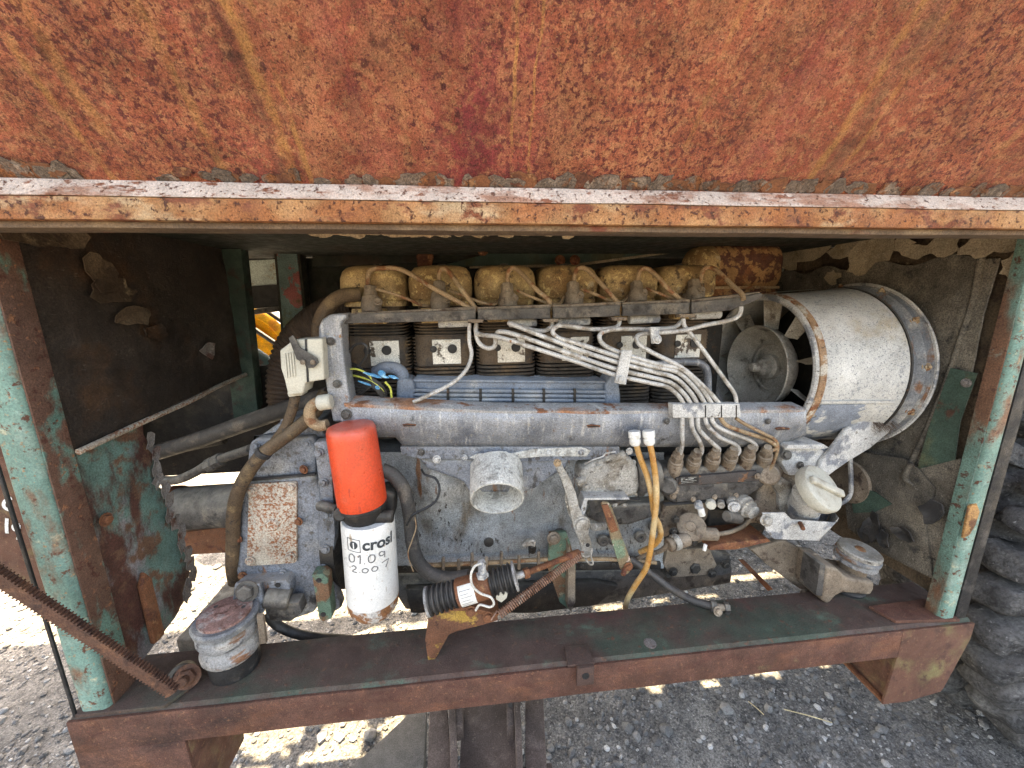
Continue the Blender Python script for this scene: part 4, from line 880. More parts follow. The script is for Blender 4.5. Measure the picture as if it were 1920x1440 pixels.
# drum seam, upper edge strip, wear patches as thin plates that wrap the drum
def wrap(name, a0, a1, x0, x1, mt, dr=.0012, n=24, ragged=0.0, seed=0):
    bm = bmesh.new(); rnd = random.Random(seed); rr = FR+.0065+dr; T = []; B = []; m_ = 10; G = []
    for i in range(n+1):
        q = R(a0+(a1-a0)*i/n); er = V((0, -math.cos(q), math.sin(q)))
        xa = x0+ragged*noise.noise(V((i*.9, seed, 0))); xb = x1+ragged*noise.noise(V((i*.9, seed, 5)))
        for j in range(m_+1):
            x = xa+(xb-xa)*j/m_; r_ = FR+.0014+.0125*(x-.805)/.20+dr
            G.append(bm.verts.new(V((x, FC.y, FC.z))+er*r_))
    for i in range(n):
        for j in range(m_): bm.faces.new((G[i*(m_+1)+j], G[i*(m_+1)+j+1], G[(i+1)*(m_+1)+j+1], G[(i+1)*(m_+1)+j]))
    return obj(name, bm, mt, fh, 60)
wrap('drum_seam', -15.5, -13.5, .82, 1.003, m_drum, .0025, 3)
wrap('bare_patch', -78, -16.5, .822, .935, m_drumb, .0009, 30, .022, 3)
wrap('edge_trim', 86, 92, .815, .935, m_bluegrn, .004, 3)
bolt(U(1617, 573, .9)*1.0, (0, -.6, .8), .008, m_drum, fh)
# brush seal under the flange
bm = bmesh.new(); rnd = random.Random(4)
for i in range(2600):
    q = R(rnd.uniform(-88, -32)); er = V((0, -math.cos(q), math.sin(q)))
    p = V((rnd.uniform(.99, 1.055), FC.y, FC.z))+er*(FR+.010)
    d_ = (er+V((rnd.uniform(-.5, .6), rnd.uniform(-.5, .3), rnd.uniform(-.5, .2)))).normalized()*rnd.uniform(.015, .032)
    s_ = V((rnd.uniform(-1, 1), rnd.uniform(-1, 1), rnd.uniform(-1, 1))).normalized()*.0007
    f = [bm.verts.new(p-s_), bm.verts.new(p+s_), bm.verts.new(p+d_)]; bm.faces.new(f)
brush = obj('brush_seal', bm, mat('brown bristle', (.12, .085, .065), [], bump=0), fh, smooth=False)
brush['kind'] = 'stuff'
# drum foot and bracket arm
prism('fan_support', [(1472, 838), (1535, 838), (1548, 848), (1540, 872), (1520, 892), (1480, 892), (1466, 868)], .835, .03, m_whitest, en, .004)
bolt(U(1474, 853, .832), (-.2, -1, .2), .009, m_greyst, en)
arm = prism('bracket_arm', [(1588, 806), (1622, 786), (1672, 772), (1686, 778), (1668, 812), (1632, 842), (1592, 866), (1566, 884), (1552, 895), (1534, 886), (1542, 864), (1564, 838)], .822, .014, m_whitest, en, .006, 3)
prism('arm_gusset', [(1520, 842), (1545, 838), (1560, 842), (1540, 866), (1530, 880), (1524, 868)], .84, .012, m_drumb, en, .003)
prism('cowl_tail', [(1478, 834), (1545, 833), (1556, 840), (1540, 843), (1474, 842)], .815, .06, m_whitest, en, .003)
prism('dark_gap', [(1380, 842), (1560, 840), (1590, 868), (1590, 950), (1380, 940)], 1.0, .05, m_grime, en, .004)  # black plate standing in for the shaded gap left of the pulley
# pulley and belt
pc = U(1560, 905, .93)
pu = lathe('crank_pulley', pc+V((.05, 0, 0)), (1, 0, 0), [(0, .02), (0, .06), (.01, .065), (.014, .055), (.022, .065), (.032, .065), (.034, .02)], m_brownst, en, 40)
ptube('fan_belt', [(1594, 858, .90), (1596, 905, .90), (1594, 928, .90), (1580, 942, .89), (1545, 955, .88)], .0058, m_whitest, en, 6, 6)
# timing case, filler neck and cap
prism('timing_case', [(1440, 885), (1466, 868), (1520, 880), (1530, 905), (1535, 960), (1440, 980), (1405, 985), (1420, 940), (1428, 905)], .85, .09, m_brownst, en, .014, 4)
prism('timing_case_rib', [(1438, 890), (1450, 886), (1484, 905), (1490, 955), (1478, 965), (1462, 962), (1462, 930)], .838, .02, m_alu, en, .004)
rod('case_boss', U(1440, 890, .83), U(1442, 888, .86), .026, m_brownst, en, 24, .004)
bolt(U(1449, 902, .826), (0, -1, 0), .006, m_grime, en)
na, nb = U(1500, 962, .85), U(1517, 926, .79)
lathe('filler_neck', na, nb-na, [(0, .040), ((nb-na).length*.8, .035), ((nb-na).length, .035)], m_whitest, en, 28)
cap_ax = (V((.30, -.70, .64))).normalized()
fc = U(1520, 921, .775)
cp = lathe('filler_cap', fc, cap_ax, [(0, .044), (.004, .053), (.012, .056), (.026, .056), (.031, .0535), (.033, .049), (.0345, .02), (.035, .001)], m_plast, en, 40)
gx = cap_ax.cross(V((0, 0, 1))).normalized(); gy = cap_ax.cross(gx).normalized()
gd = V((1, 0, -.55)); gd = (gd-cap_ax*gd.dot(cap_ax)).normalized(); gw = cap_ax.cross(gd)
bm = bmesh.new(); tp = fc+cap_ax*.029
tp = fc+cap_ax*.033
a_prism(bm, [tp-gd*.047-gw*.009, tp+gd*.047-gw*.009, tp+gd*.047+gw*.009, tp-gd*.047+gw*.009], cap_ax*.013); bmesh.ops.recalc_face_normals(bm, faces=bm.faces[:]); bev(bm, .005, 3)
obj('cap_grip', bm, m_plast, cp)
# pale channel bracket
br = prism('channel_bracket', [(1430, 962), (1472, 961), (1484, 974), (1566, 980), (1572, 976), (1534, 1014), (1452, 1011), (1437, 996)], .775, .004, m_whitest, en, .0012)
prism3('bracket_web', [U(1567, 977, .776), U(1572, 972, .776), U(1560, 955, .86), U(1536, 1016, .86), U(1533, 1014, .776)], (.003, .001, 0), m_whitest, br, .0006)
prism('bracket_plate', [(1470, 940), (1556, 950), (1560, 955), (1540, 1000), (1470, 1000)], .862, .004, m_house, br, .001)
bolt(U(1437, 975, .772), (-.1, -1, .2), .011, m_alu, br)
rod('bracket_stud', U(1500, 980, .774), U(1506, 992, .748), .005, m_rust, br, 10)
o = prism('rusty_shelf', [(1332, 1026), (1350, 1020), (1440, 1010), (1446, 1016), (1410, 1024), (1380, 1031), (1330, 1032)], .80, .10, m_rust, en, .003)
# injection pump
ip = prism('injection_pump', [(1248, 880), (1440, 872), (1446, 900), (1430, 915), (1400, 935), (1262, 946), (1246, 930), (1240, 900)], .840, .09, m_greyst, en, .010, 3)
prism('pump_cover', [(1268, 896), (1420, 883), (1424, 902), (1268, 912)], .832, .012, mat('scuffed dark cover', (.06, .05, .045), [((.55, .52, .47), 20, .58, .64, (.6, 1, 1.4), 7), ((.17, .08, .04), 40, .55, .65)], bump=.4), ip, .002)
npl = prism('name_plate', [(1274, 895), (1311, 891), (1309, 905), (1272, 908)], .8295, .0015, m_grime, ip, .0004)
for q in range(4):
    bm = bmesh.new(); y = 897+q*3; ribbon(bm, [U(1277, y, .8288), U(1306-(q % 2)*5, y-2.5, .8288)], .0007 if q != 1 else .0016, (0, -1, 0)); obj('plate_print', bm, m_whitep, npl)
prism('pump_flange', [(1262, 912), (1425, 903), (1400, 930), (1270, 942)], .834, .01, m_greyst, ip, .003)
for px, py, tx, ty_ in ((1264, 878, 1274, 843), (1298, 872, 1308, 845), (1334, 868, 1343, 842), (1366, 866, 1376, 840), (1399, 864, 1409, 838), (1432, 862, 1440, 838)):
    a, b = U(px, py, .845), U(tx, ty_, .815); L = (b-a).length; 
    d_ = lathe('delivery_valve', a, b-a, [(-.02, .017), (L*.30, .0175), (L*.34, .0155), (L*.42, .0165), (L*.46, .0125), (L*.78, .0125), (L*.85, .0095), (L, .0085)], m_brownst, ip, 20)
    lathe('union_nut', a+(b-a)*.46, b-a, [(0, .0148), (L*.26, .0148), (L*.3, .012)], m_brownst, d_, 6)
rod('pump_boss', U(1252, 912, .82), U(1256, 908, .85), .020, m_greyst, ip, 20, .004)
rod('pump_boss', U(1262, 918, .815), U(1264, 916, .84), .013, m_brownst, ip, 16, .003)
for px, py, r_, mt in ((1310, 950, .011, m_whitest), (1333, 948, .013, m_plast), (1352, 948, .010, m_alu), (1375, 945, .016, m_alu)):
    a, b = U(px, py, .82), U(px-2, py-10, .85)
    o = lathe('banjo_fitting', a, b-a, [(0, r_*.8), (.004, r_), (.02, r_), (.022, r_*.8), (.034, r_*.8)], mt, ip, 8)
rod('banjo_fitting', U(1313, 952, .815), U(1317, 967, .812), .008, m_whitepl, ip, 10)
lathe('feed_union', U(1397, 950, .825), (.2, -1, -.1), [(-.02, .028), (0, .028), (.004, .024), (.012, .024), (.014, .018), (.026, .017), (.028, .012)], m_alu, ip, 24)
rod('feed_bolt', U(1362, 968, .805), U(1386, 972, .82), .014, m_greyst, ip, 12, .003)
bolt(U(1376, 950, .812), (-.3, -1, 0), .010, m_whitest, ip)
prism('pump_bracket', [(1244, 945), (1330, 940), (1336, 962), (1318, 985), (1280, 992), (1246, 1010), (1236, 980)], .88, .05, m_brownst, en, .008, 3)
prism('pump_foot', [(1330, 955), (1405, 960), (1440, 985), (1430, 1005), (1345, 1012), (1325, 990)], .875, .05, m_grime, en, .008, 3)
prism('web_plate', [(1252, 1030), (1330, 1028), (1345, 1060), (1330, 1078), (1260, 1084), (1244, 1060)], .885, .02, m_brownst, en, .004)
ptube('pump_line', [(1345, 1002, .815), (1372, 996, .83), (1395, 985, .85), (1412, 968, .86)], .0058, m_brownst, en, 5, 8)
ptube('pump_line', [(1254, 1020, .812), (1236, 1034, .83), (1210, 1040, .86), (1185, 1052, .88)], .0058, m_brownst, en, 5, 8)
for px, py in ((1160, 965), (1206, 955), (1150, 1010), (1200, 1005), (1225, 985), (1130, 1012)): lathe('casting_boss', U(px, py, .885), (0, -1, .1), [(0, .016), (.008, .015), (.010, .012), (.0095, .006), (.004, .005)], m_greyst, en, 18)
for px, py in ((1335, 1075), (1262, 1072), (1360, 1058)): bolt(U(px, py, .88), (0, -1, 0), .009, m_grime, en)
# lift pump
lp = lathe('lift_pump', U(1300, 992, .86), U(1293, 984, .80)-U(1300, 992, .86), [(0, .034), (.02, .030), (.035, .026), (.045, .026), (.046, .033), (.056, .034), (.058, .031), (.0585, .012), (.064, .011), (.065, .001)], m_brownst, en, 36)
rod('pump_port', U(1290, 1010, .82), U(1252, 1022, .81), .017, m_brownst, lp, 16, .003)
rod('port_collar', U(1272, 1014, .81), U(1262, 1018, .808), .0195, m_alu, lp, 16, .002)
rod('pump_port', U(1300, 1000, .82), U(1345, 1002, .81), .016, m_brownst, lp, 16, .003)
rod('bleed_nipple', U(1323, 1020, .80), U(1320, 1033, .795), .0045, m_whitepl, lp, 8)
for px, py in ((1266, 973), (1262, 996), (1270, 1018), (1300, 1017)): bolt(U(px, py, .83), (0, -1, 0), .008, m_grime, lp)
# governor housing
gv_ = thing_gov = None
ga, gb = U(1092, 905, .86), U(1200, 893, .86)
bm = bmesh.new(); a_prism(bm, [U(x, y, .825) for x, y in ((1086, 895), (1090, 880), (1112, 868), (1130, 861), (1165, 852), (1185, 858), (1198, 880), (1202, 910), (1196, 930), (1150, 940), (1095, 942), (1090, 915))], V((0, .09, 0)))
bmesh.ops.recalc_face_normals(bm, faces=bm.faces[:]); bev(bm, .022, 5)
gov = obj('governor_housing', bm, m_alu, en, 60)
lathe('governor_flange', U(1188, 893, .86), (1, -.05, .03), [(0, .045), (.004, .050), (.014, .050), (.018, .044), (.03, .040), (.06, .040)], m_greyst, gov, 32)
rod('governor_tube', U(1132, 862, .835), U(1172, 852, .835), .013, m_alu, gov, 14, .003)
rod('governor_ear', U(1080, 905, .83), U(1100, 898, .83), .012, m_alu, gov, 14, .003)
prism('governor_base', [(1140, 950), (1240, 942), (1240, 965), (1180, 985), (1130, 985), (1100, 970), (1110, 950)], .86, .06, m_greyst, gov, .008, 3)
ptube('governor_wire', [(1096, 870, .82), (1112, 862, .815), (1130, 856, .81), (1136, 850, .81), (1154, 847, .81)], .0018, m_pipe, gov, 4, 6)
brk = prism('angle_bracket', [(1096, 934), (1180, 933), (1181, 937), (1102, 938), (1098, 960), (1090, 975), (1084, 970), (1092, 945)], .795, .035, m_whitest, gov, .0012)
prism('bracket_plate', [(1102, 939), (1178, 938), (1140, 955), (1110, 965)], .82, .006, m_greyst, gov, .001)  # grey plate standing in for the shadow below the angle bracket
for px in (1152, 1170): bolt(U(px, 946, .80), (0, -.7, -.7), .006, m_alu, gov)
lev = prism('stop_lever', [(1038, 870), (1040, 863), (1047, 861), (1053, 866), (1056, 876), (1070, 900), (1080, 925), (1086, 950), (1096, 972), (1105, 985), (1104, 1003), (1110, 1020), (1110, 1037), (1102, 1044), (1092, 1041), (1087, 1018), (1078, 995), (1071, 970), (1064, 935), (1053, 900), (1044, 882)], .780, .009, m_alu, gov, .0025)
bolt(U(1045, 868, .778), (0, -1, .1), .006, m_pipeb, lev)
lathe('lever_pivot', U(1090, 982, .782), (0, -1, .1), [(0, .020), (.005, .020), (.007, .016), (.012, .015), (.013, .010)], m_alu, lev, 24)
lathe('lever_hole', U(1102, 1022, .7795), (0, -1, 0), [(0, .005), (.0006, .005), (.0004, .001)], m_black, lev, 12)
prism('lever_plate', [(1060, 920), (1066, 935), (1076, 972), (1073, 978), (1066, 965), (1059, 935)], .792, .004, m_alu, lev, .001)
rod('pivot_shaft', U(1112, 988, .80), U(1132, 985, .83), .010, m_alu, lev, 14)
st = prism('rusty_strap', [(1127, 945), (1131, 941), (1141, 942), (1146, 948), (1160, 985), (1164, 1000), (1185, 1056), (1185, 1066), (1178, 1076), (1170, 1078), (1163, 1066), (1150, 1025), (1143, 1000), (1135, 970)], .787, .006, m_strap, gov, .002)
prism('strap_scab', [(1128, 948), (1140, 946), (1150, 968), (1160, 995), (1146, 1000), (1137, 975)], .783, .005, m_rust, st, .002)
bolt(U(1178, 1062, .785), (0, -1, 0), .008, m_rust, st); rod('strap_pin', U(1172, 1066, .783), U(1168, 1078, .77), .006, m_rust, st, 8)

# ------------------------------------------------------------------ flywheel housing at the left end
hs_ = prism('flywheel_housing', [(458, 905), (590, 890), (608, 930), (612, 1020), (600, 1100), (590, 1150), (545, 1165), (520, 1100), (445, 1092), (440, 1070), (448, 985), (450, 930)], .815, .14, m_house, en, .012, 4)
prism('housing_shoulder', [(466, 836), (470, 828), (482, 822), (586, 819), (592, 830), (592, 893), (575, 896), (460, 906), (462, 880)], .825, .13, m_house, en, .008, 3)
prism('housing_cap', [(470, 830), (520, 795), (600, 790), (612, 822), (585, 820), (480, 823)], .845, .12, m_house, en, .01, 3)
prism('housing_flange', [(588, 830), (612, 826), (622, 880), (628, 1000), (622, 1090), (640, 1140), (622, 1150), (600, 1130), (596, 1040), (600, 930)], .805, .03, m_house, en, .004)
xl2 = lathe('bell_ring', U(640, 985, .95), (1, 0, 0), [(-.005, .135), (0, .148), (.03, .150), (.034, .130)], m_grime, en, 48)
cvp = prism('access_cover', [(466, 912), (470, 908), (552, 903), (556, 906), (556, 1052), (552, 1056), (467, 1062), (462, 1058)], .808, .008, m_rustp, en, .002)
for px, py in ((473, 920), (547, 913), (469, 1052), (544, 1044)): bolt(U(px, py, .806), (0, -1, 0), .0075, m_rustp, cvp)
lathe('cover_boss', U(510, 985, .806), (0, -1, 0), [(0, .014), (.003, .012), (.004, .006), (.003, .003)], m_rustp, cvp, 18)
for px, py in ((447, 1010), (560, 977), (570, 880)): bolt(U(px, py, .812), (-.3, -1, 0), .007, m_rust, en)
lug = prism('mount_lug', [(584, 1078), (604, 1076), (614, 1084), (622, 1150), (622, 1160), (605, 1166), (598, 1160), (588, 1100)], .768, .030, m_grnlug, en, .003)
for px, py in ((598, 1088), (606, 1152)): lathe('lug_hole', U(px, py, .7675), (0, -1, 0), [(0, .006), (.0006, .006), (.0004, .003)], m_black, lug, 12)
# engine mount arm at left
ma = prism('mount_arm', [(440, 1098), (448, 1094), (535, 1088), (543, 1096), (545, 1160), (520, 1166), (500, 1160), (490, 1120), (440, 1115)], .785, .07, m_house, en, .004)
prism('mount_ear', [(440, 1095), (487, 1095), (492, 1120), (494, 1150), (482, 1150), (478, 1122), (446, 1122), (436, 1126)], .762, .008, m_house, ma, .002)
bolt(U(464, 1108, .760), (0, -1, .2), .016, m_greyst, ma)
rod('mount_tube', U(498, 1120, .78), U(545, 1122, .785), .022, m_greyst, ma, 18, .003)
prism('mount_pad', [(500, 1132), (560, 1130), (566, 1150), (545, 1166), (505, 1164)], .772, .03, m_greyst, ma, .003)
for px, py in ((521, 1097), (522, 1155)): lathe('ear_hole', U(px, py, .7838), (0, -1, 0), [(0, .006), (.0006, .006), (.0004, .003)], m_black, ma, 12)
# right mount arm
ra = prism3('mount_arm', [U(1405, 1030, .86), U(1470, 1012, .86), U(1560, 1062, .80), U(1566, 1075, .80), U(1548, 1118, .80), U(1500, 1105, .83), U(1440, 1060, .86)], (0, .02, 0), m_brownst, en, .004)
prism('arm_strip', [(1538, 1058), (1548, 1060), (1542, 1118), (1530, 1116)], .737, .05, m_greyst, ra, .001)
prism('arm_foot', [(1548, 1062), (1570, 1066), (1590, 1085), (1640, 1092), (1640, 1105), (1632, 1117), (1580, 1112), (1568, 1118), (1553, 1134), (1541, 1127)], .742, .085, m_brownst, ra, .008, 3)
bolt(U(1526, 1050, .792), (0, -1, .2), .013, m_brownst, ra)
for px, py in ((1508, 1112), (1518, 1118)): bolt(U(px, py, .80), (-.2, -1, 0), .009, m_brownst, ra)
prism('bracket_strip', [(1385, 1050), (1395, 1050), (1450, 1105), (1440, 1108)], .90, .004, m_rust, en, .0005)

# ------------------------------------------------------------------ small fixings that hold the castings together
for px, py, Y, r_, mt in (
    (700, 828, .812, .006, m_greyst), (1180, 846, .826, .006, m_whitest), (1090, 848, .824, .0055, m_whitest), (870, 858, .826, .0055, m_whitest), (790, 848, .826, .0055, m_greyst),
    (1262, 930, .830, .006, m_brownst), (1420, 893, .828, .0055, m_brownst), (1300, 936, .832, .005, m_brownst), (1340, 932, .832, .005, m_brownst), (1380, 929, .832, .005, m_brownst),
    (1100, 912, .822, .006, m_alu), (1186, 868, .838, .006, m_alu), (1192, 925, .838, .006, m_alu), (1120, 876, .824, .005, m_alu),
    (1460, 905, .835, .006, m_alu), (1480, 950, .835, .006, m_alu), (1416, 945, .846, .007, m_brownst), (1425, 975, .846, .007, m_brownst), (1500, 872, .832, .007, m_greyst),
    (598, 850, .802, .007, m_house), (606, 905, .802, .007, m_house), (612, 965, .802, .007, m_house), (610, 1030, .802, .007, m_house), (606, 1065, .802, .007, m_house),
    (480, 836, .822, .006, m_house), (575, 832, .822, .006, m_house), (470, 890, .822, .006, m_house), (455, 1080, .812, .007, m_rust), (530, 1075, .812, .007, m_house),
    (700, 1068, .882, .006, m_grime), (760, 1066, .882, .006, m_grime), (1090, 1060, .882, .006, m_grime), (1150, 1058, .882, .006, m_grime), (1200, 1056, .882, .006, m_grime),
    (620, 640, .803, .006, m_greyst), (632, 720, .803, .006, m_greyst), (1250, 790, .798, .005, m_greyst), (1440, 790, .800, .005, m_greyst)):
    bolt(U(px, py, Y), (0, -1, .08), r_, mt, en)
for pp, Y in (([(1246, 946), (1404, 934), (1404, 937), (1246, 949)], .836), ([(1090, 942), (1200, 935), (1200, 938), (1090, 945)], .822), ([(460, 900), (590, 889), (590, 892), (460, 903)], .811)):
    prism('crack_line', pp, Y, .01, m_black, en, 0)  # black strips added to deepen the dark cracks between castings

# ================================================================== THINGS ON AND AROUND THE ENGINE
# --- filters
a, b = U(680, 942, .772), U(657, 796, .772); L = (b-a).length; dz = (b-a).normalized(); FRr = (U(712, 870, .772)-U(609, 870, .772)).length*.455
rf = thing('oil_filter', 'orange-red spin-on oil filter standing above the white filter', 'oil filter', a)
lathe('can', a, dz, [(0, FRr*.98), (.006, FRr), (L*.5, FRr*.985), (L*.86, FRr*.965), (L*.94, FRr*.95), (L*.985, FRr*.88), (L, FRr*.72), (L*1.006, FRr*.3), (L*1.008, .001)], m_red, rf, 56, True, 50)
lathe('crimp', a-dz*.006, dz, [(0, FRr*.95), (.001, FRr*1.0), (.006, FRr*1.0), (.007, FRr*.95)], m_black, rf, 48)
bm = bmesh.new()
o = lathe('stand', a-dz*.045, dz, [(0, FRr*.62), (.012, FRr*.80), (.03, FRr*.95), (.038, FRr*.95)], m_grime, en, 32)
for px, py, r_ in ((638, 965, .014), (690, 958, .013), (665, 950, .010)):
    rod('filter_port', U(px, py, .735), U(px+4, py-6, .775), r_, m_grime, o, 12, .003)
rod('filter_bar', U(665, 970, .755), U(738, 968, .755), .013, m_grime, o, 14, .003)
prism('filter_head', [(625, 950), (640, 940), (720, 920), (740, 930), (738, 972), (700, 985), (640, 976)], .785, .05, m_grime, o, .008, 3)
tube('filter_fitting', [U(626, 955, .79), U(612, 950, .79), U(600, 948, .80)], .011, m_greyst, o, 3, 12)
wa, wb = U(690, 968, .775), U(702, 1148, .775); L = (wb-wa).length; dz = (wb-wa).normalized(); WR = (U(747, 1060, .775)-U(644, 1060, .775)).length*.475
wf = thing('fuel_filter', 'white spin-on filter with a handwritten date and rusty bottom', 'fuel filter', wb)
lathe('can', wa, dz, [(0, WR*.94), (.005, WR*.98), (L*.10, WR*.985), (L*.78, WR), (L*.80, WR)], m_filterw, wf, 56, True)
lathe('rusty_end', wa+dz*(L*.80), dz, [(0, WR*1.001), (L*.055, WR*.99), (L*.11, WR*.93), (L*.155, WR*.80), (L*.185, WR*.60), (L*.20, WR*.3), (L*.203, .001)], m_filterr, wf, 56, True, 60)
wx = V((1, 0, 0)); wx = (wx-dz*wx.dot(dz)).normalized(); wy = wx.cross(dz).normalized()
if wy.y > 0: wy = -wy
# direction from the can's axis to the viewer's side, so that lettering sits where it stands on the can
def on_can(u, v, dr=.0006):
    """u: metres round the can to the right of its front line, v: metres down from the top"""
    th = u/WR; th0 = .20
    return wa+dz*v+(wx*math.sin(th+th0)+wy*math.cos(th+th0))*(WR*.99+dr)
def can_text(txt, size, u0, v0, mt, name, shear=0.0, bold=0.0, rot=0.0):
    c = bpy.data.curves.new('t', 'FONT'); c.body = txt; c.size = size; c.offset = bold; c.shear = shear; c.fill_mode = 'FRONT'
    to = bpy.data.objects.new('t', c); COL.objects.link(to); bpy.context.view_layer.update()
    me = bpy.data.meshes.new_from_object(to.evaluated_get(bpy.context.evaluated_depsgraph_get()))
    bpy.data.objects.remove(to)
    bm = bmesh.new(); bm.from_mesh(me); bmesh.ops.triangulate(bm, faces=bm.faces[:]); bmesh.ops.subdivide_edges(bm, edges=[e for e in bm.edges if e.calc_length() > .004], cuts=2)
    for v in bm.verts:
        x, y = v.co.x, v.co.y; v.co = on_can(u0+x*math.cos(rot)-y*math.sin(rot), v0-(y*math.cos(rot)+x*math.sin(rot)))
    for m_ in list(me.materials): pass
    return obj(name, bm, mt, wf, smooth=False)
def can_strokes(lines, w, mt, name, dr=.0008):
    bm = bmesh.new()
    for ln in lines:
        pts = [on_can(u, v, dr) for u, v in ln]; pts = cr(pts, 4) if len(pts) > 2 else pts
        ribbon(bm, pts, w, wy)
    return obj(name, bm, mt, wf, smooth=False)
k_ = WR*2/100.0                                                  # metres per picture pixel on the can
def cp2(px, py): return ((px-694)*k_*1.04, (py-968+.17*(px-664))*k_*.99)
t0 = cp2(684, 1004); can_text('crosl', .034, t0[0], t0[1], m_ink, 'brand_print', 0, .0011, R(-4))
sq = [cp2(657, 985), cp2(681, 984), cp2(681, 1009), cp2(657, 1010), cp2(657, 985)]
can_strokes([[(sq[i][0]+(sq[i+1][0]-sq[i][0])*t/7, sq[i][1]+(sq[i+1][1]-sq[i][1])*t/7) for t in range(8)] for i in range(4)], .0012, m_ink, 'logo_frame')
def disc_can(cx, cy, r, mt, name):
    bm = bmesh.new(); c = cp2(cx, cy); ctr = bm.verts.new(on_can(*c)); rg = [bm.verts.new(on_can(c[0]+r*math.cos(2*math.pi*i/24), c[1]+r*math.sin(2*math.pi*i/24))) for i in range(24)]
    for i in range(24): bm.faces.new((ctr, rg[i], rg[(i+1) % 24]))
    return obj(name, bm, mt, wf, smooth=False)
disc_can(669, 997, .0088, m_ink, 'logo_disc')
can_strokes([[cp2(669.5, 991), cp2(669.5, 1003)]], .0022, m_filterw, 'logo_bar', .0014)
def S(*p): return [cp2(x, y) for x, y in p]
can_strokes([
    S((664, 1016), (659, 1021), (658, 1031), (662, 1034), (668, 1030), (669, 1020), (664, 1016)),      # 0
    S((676, 1020), (680, 1015), (679, 1033)), S((686, 1031), (687, 1032)),                             # 1 .
    S((698, 1013), (694, 1018), (694, 1027), (699, 1029), (704, 1024), (704, 1015), (698, 1013)),      # 0
    S((722, 1014), (716, 1010), (712, 1014), (715, 1019), (721, 1017), (722, 1011), (722, 1024)), S((724, 1031), (725, 1032)),   # 9
    S((662, 1044), (667, 1040), (671, 1044), (663, 1053), (672, 1053)), S((677, 1050), (678, 1051)),   # 2 .
    S((687, 1041), (682, 1045), (683, 1050), (689, 1050), (692, 1044), (687, 1041)),                   # 0
    S((702, 1038), (698, 1043), (700, 1048), (706, 1047), (708, 1041), (702, 1038)),                   # 0
    S((716, 1034), (730, 1030)), S((730, 1030), (723, 1046))], .0025, m_marker, 'handwritten_date')    # 7
# --- rubber engine mounts
def mount(name, label, c, R_, hts, tilt, mts):
    t = thing(name, label, 'rubber mount', c, 'rubber engine mounts on the sill beam'); ax_ = V(tilt).normalized()
    z = 0
    for nm, h_, prof, mt in hts:
        lathe(nm, V(c)+ax_*z, ax_, [(p*h_, R_*q) for p, q in prof], mt, t, 44); z += h_
    return t, V(c)+ax_*z, ax_
m_mtop = mat('flaked red mount top', (.30, .17, .14), [((.36, .31, .28), 24, .5, .6), ((.17, .09, .07), 60, .56, .66)], bump=.5)
bc = V((-.515, .732, BZ+.001))
t, tp, ax_ = mount('engine_mount', 'stacked round rubber mount with reddish top at the left end of the beam', bc, .053, (
    ('rubber_base', .036, [(0, .80), (.05, .84), (.5, .86), (1, .86)], m_black),
    ('ring', .042, [(0, .76), (.10, .90), (.3, 1.0), (.55, 1.02), (.85, .95), (1, .80)], m_mring),
    ('ring', .034, [(0, .80), (.12, .96), (.4, 1.04), (.75, 1.02), (.9, .92), (1, .80)], m_mring),
    ('rubber_lip', .018, [(0, .80), (.15, 1.06), (.8, 1.10), (1, 1.02)], m_flangeb),
    ('disc', .006, [(0, .88), (.8, .88), (1, .84)], m_mtop)), (.0, -.02, 1), None)
for k, (q1, q2) in enumerate(((.55, .2), (-.5, .35))): lathe('disc_hole', tp+V((.055*q1, .05*q2, .0002)), ax_, [(0, .004), (.0005, .004), (.0003, .002)], m_black, t, 10)
lathe('disc_boss', tp, ax_, [(0, .020), (.003, .018), (.004, .010), (.002, .006)], m_mtop, t, 18)
prism3('keeper', [tp+V((.062, -.012, -.075)), tp+V((.074, -.010, -.075)), tp+V((.074, -.006, -.012)), tp+V((.064, -.010, -.006))], (0, .008, 0), m_brownst, t, .002)
bc = V((.962, .790, BZ+.002))
t, tp, ax_ = mount('engine_mount', 'worn grey disc-topped rubber mount at the right end of the beam', bc, .046, (
    ('rubber_base', .012, [(0, .95), (.5, .95), (1, .7)], m_black), ('column', .066, [(0, .6), (.5, .62), (1, .7)], m_brownst),
    ('ring', .014, [(0, .84), (.2, 1.0), (.8, 1.0), (1, .9)], m_mring), ('rubber_lip', .014, [(0, .9), (.3, 1.04), (.8, 1.04), (1, .95)], m_flangeb),
    ('disc', .012, [(0, .98), (.8, 1.0), (1, .94)], m_alu)), (.10, -.10, 1), None)
lathe('disc_boss', tp, ax_, [(0, .012), (.003, .010), (.004, .004)], m_pipeb, t, 14)
# --- stop solenoid on its bracket
sb = thing('solenoid_bracket', 'rusty bracket with flaking yellow paint standing on the beam under the solenoid', 'bracket', UZ(806, 1245, BZ))
zb = BZ+.001
prism('plate', [(805, 1147), (880, 1142), (932, 1153), (934, 1163), (905, 1172), (856, 1184), (842, 1190), (822, 1226), (812, 1243), (803, 1243), (797, 1200)], .700, .004, m_yrust, sb, .0012)
prism('flange', [(806, 1146), (880, 1139), (936, 1152), (930, 1160), (880, 1146)], .699, .045, m_rust, sb, .0012)
for px, py in ((883, 1146), (915, 1156)): bolt(U(px, py, .697), (0, -1, .2), .008, m_rust, sb)
sl_ = thing('stop_solenoid', 'tilted stop solenoid with ribbed black rubber boots and a small white label', 'solenoid', U(880, 1115, .69))
sa, sb2 = U(802, 1128, .690), U(966, 1080, .690); sd = (sb2-sa); SLn = sd.length; sd.normalize()
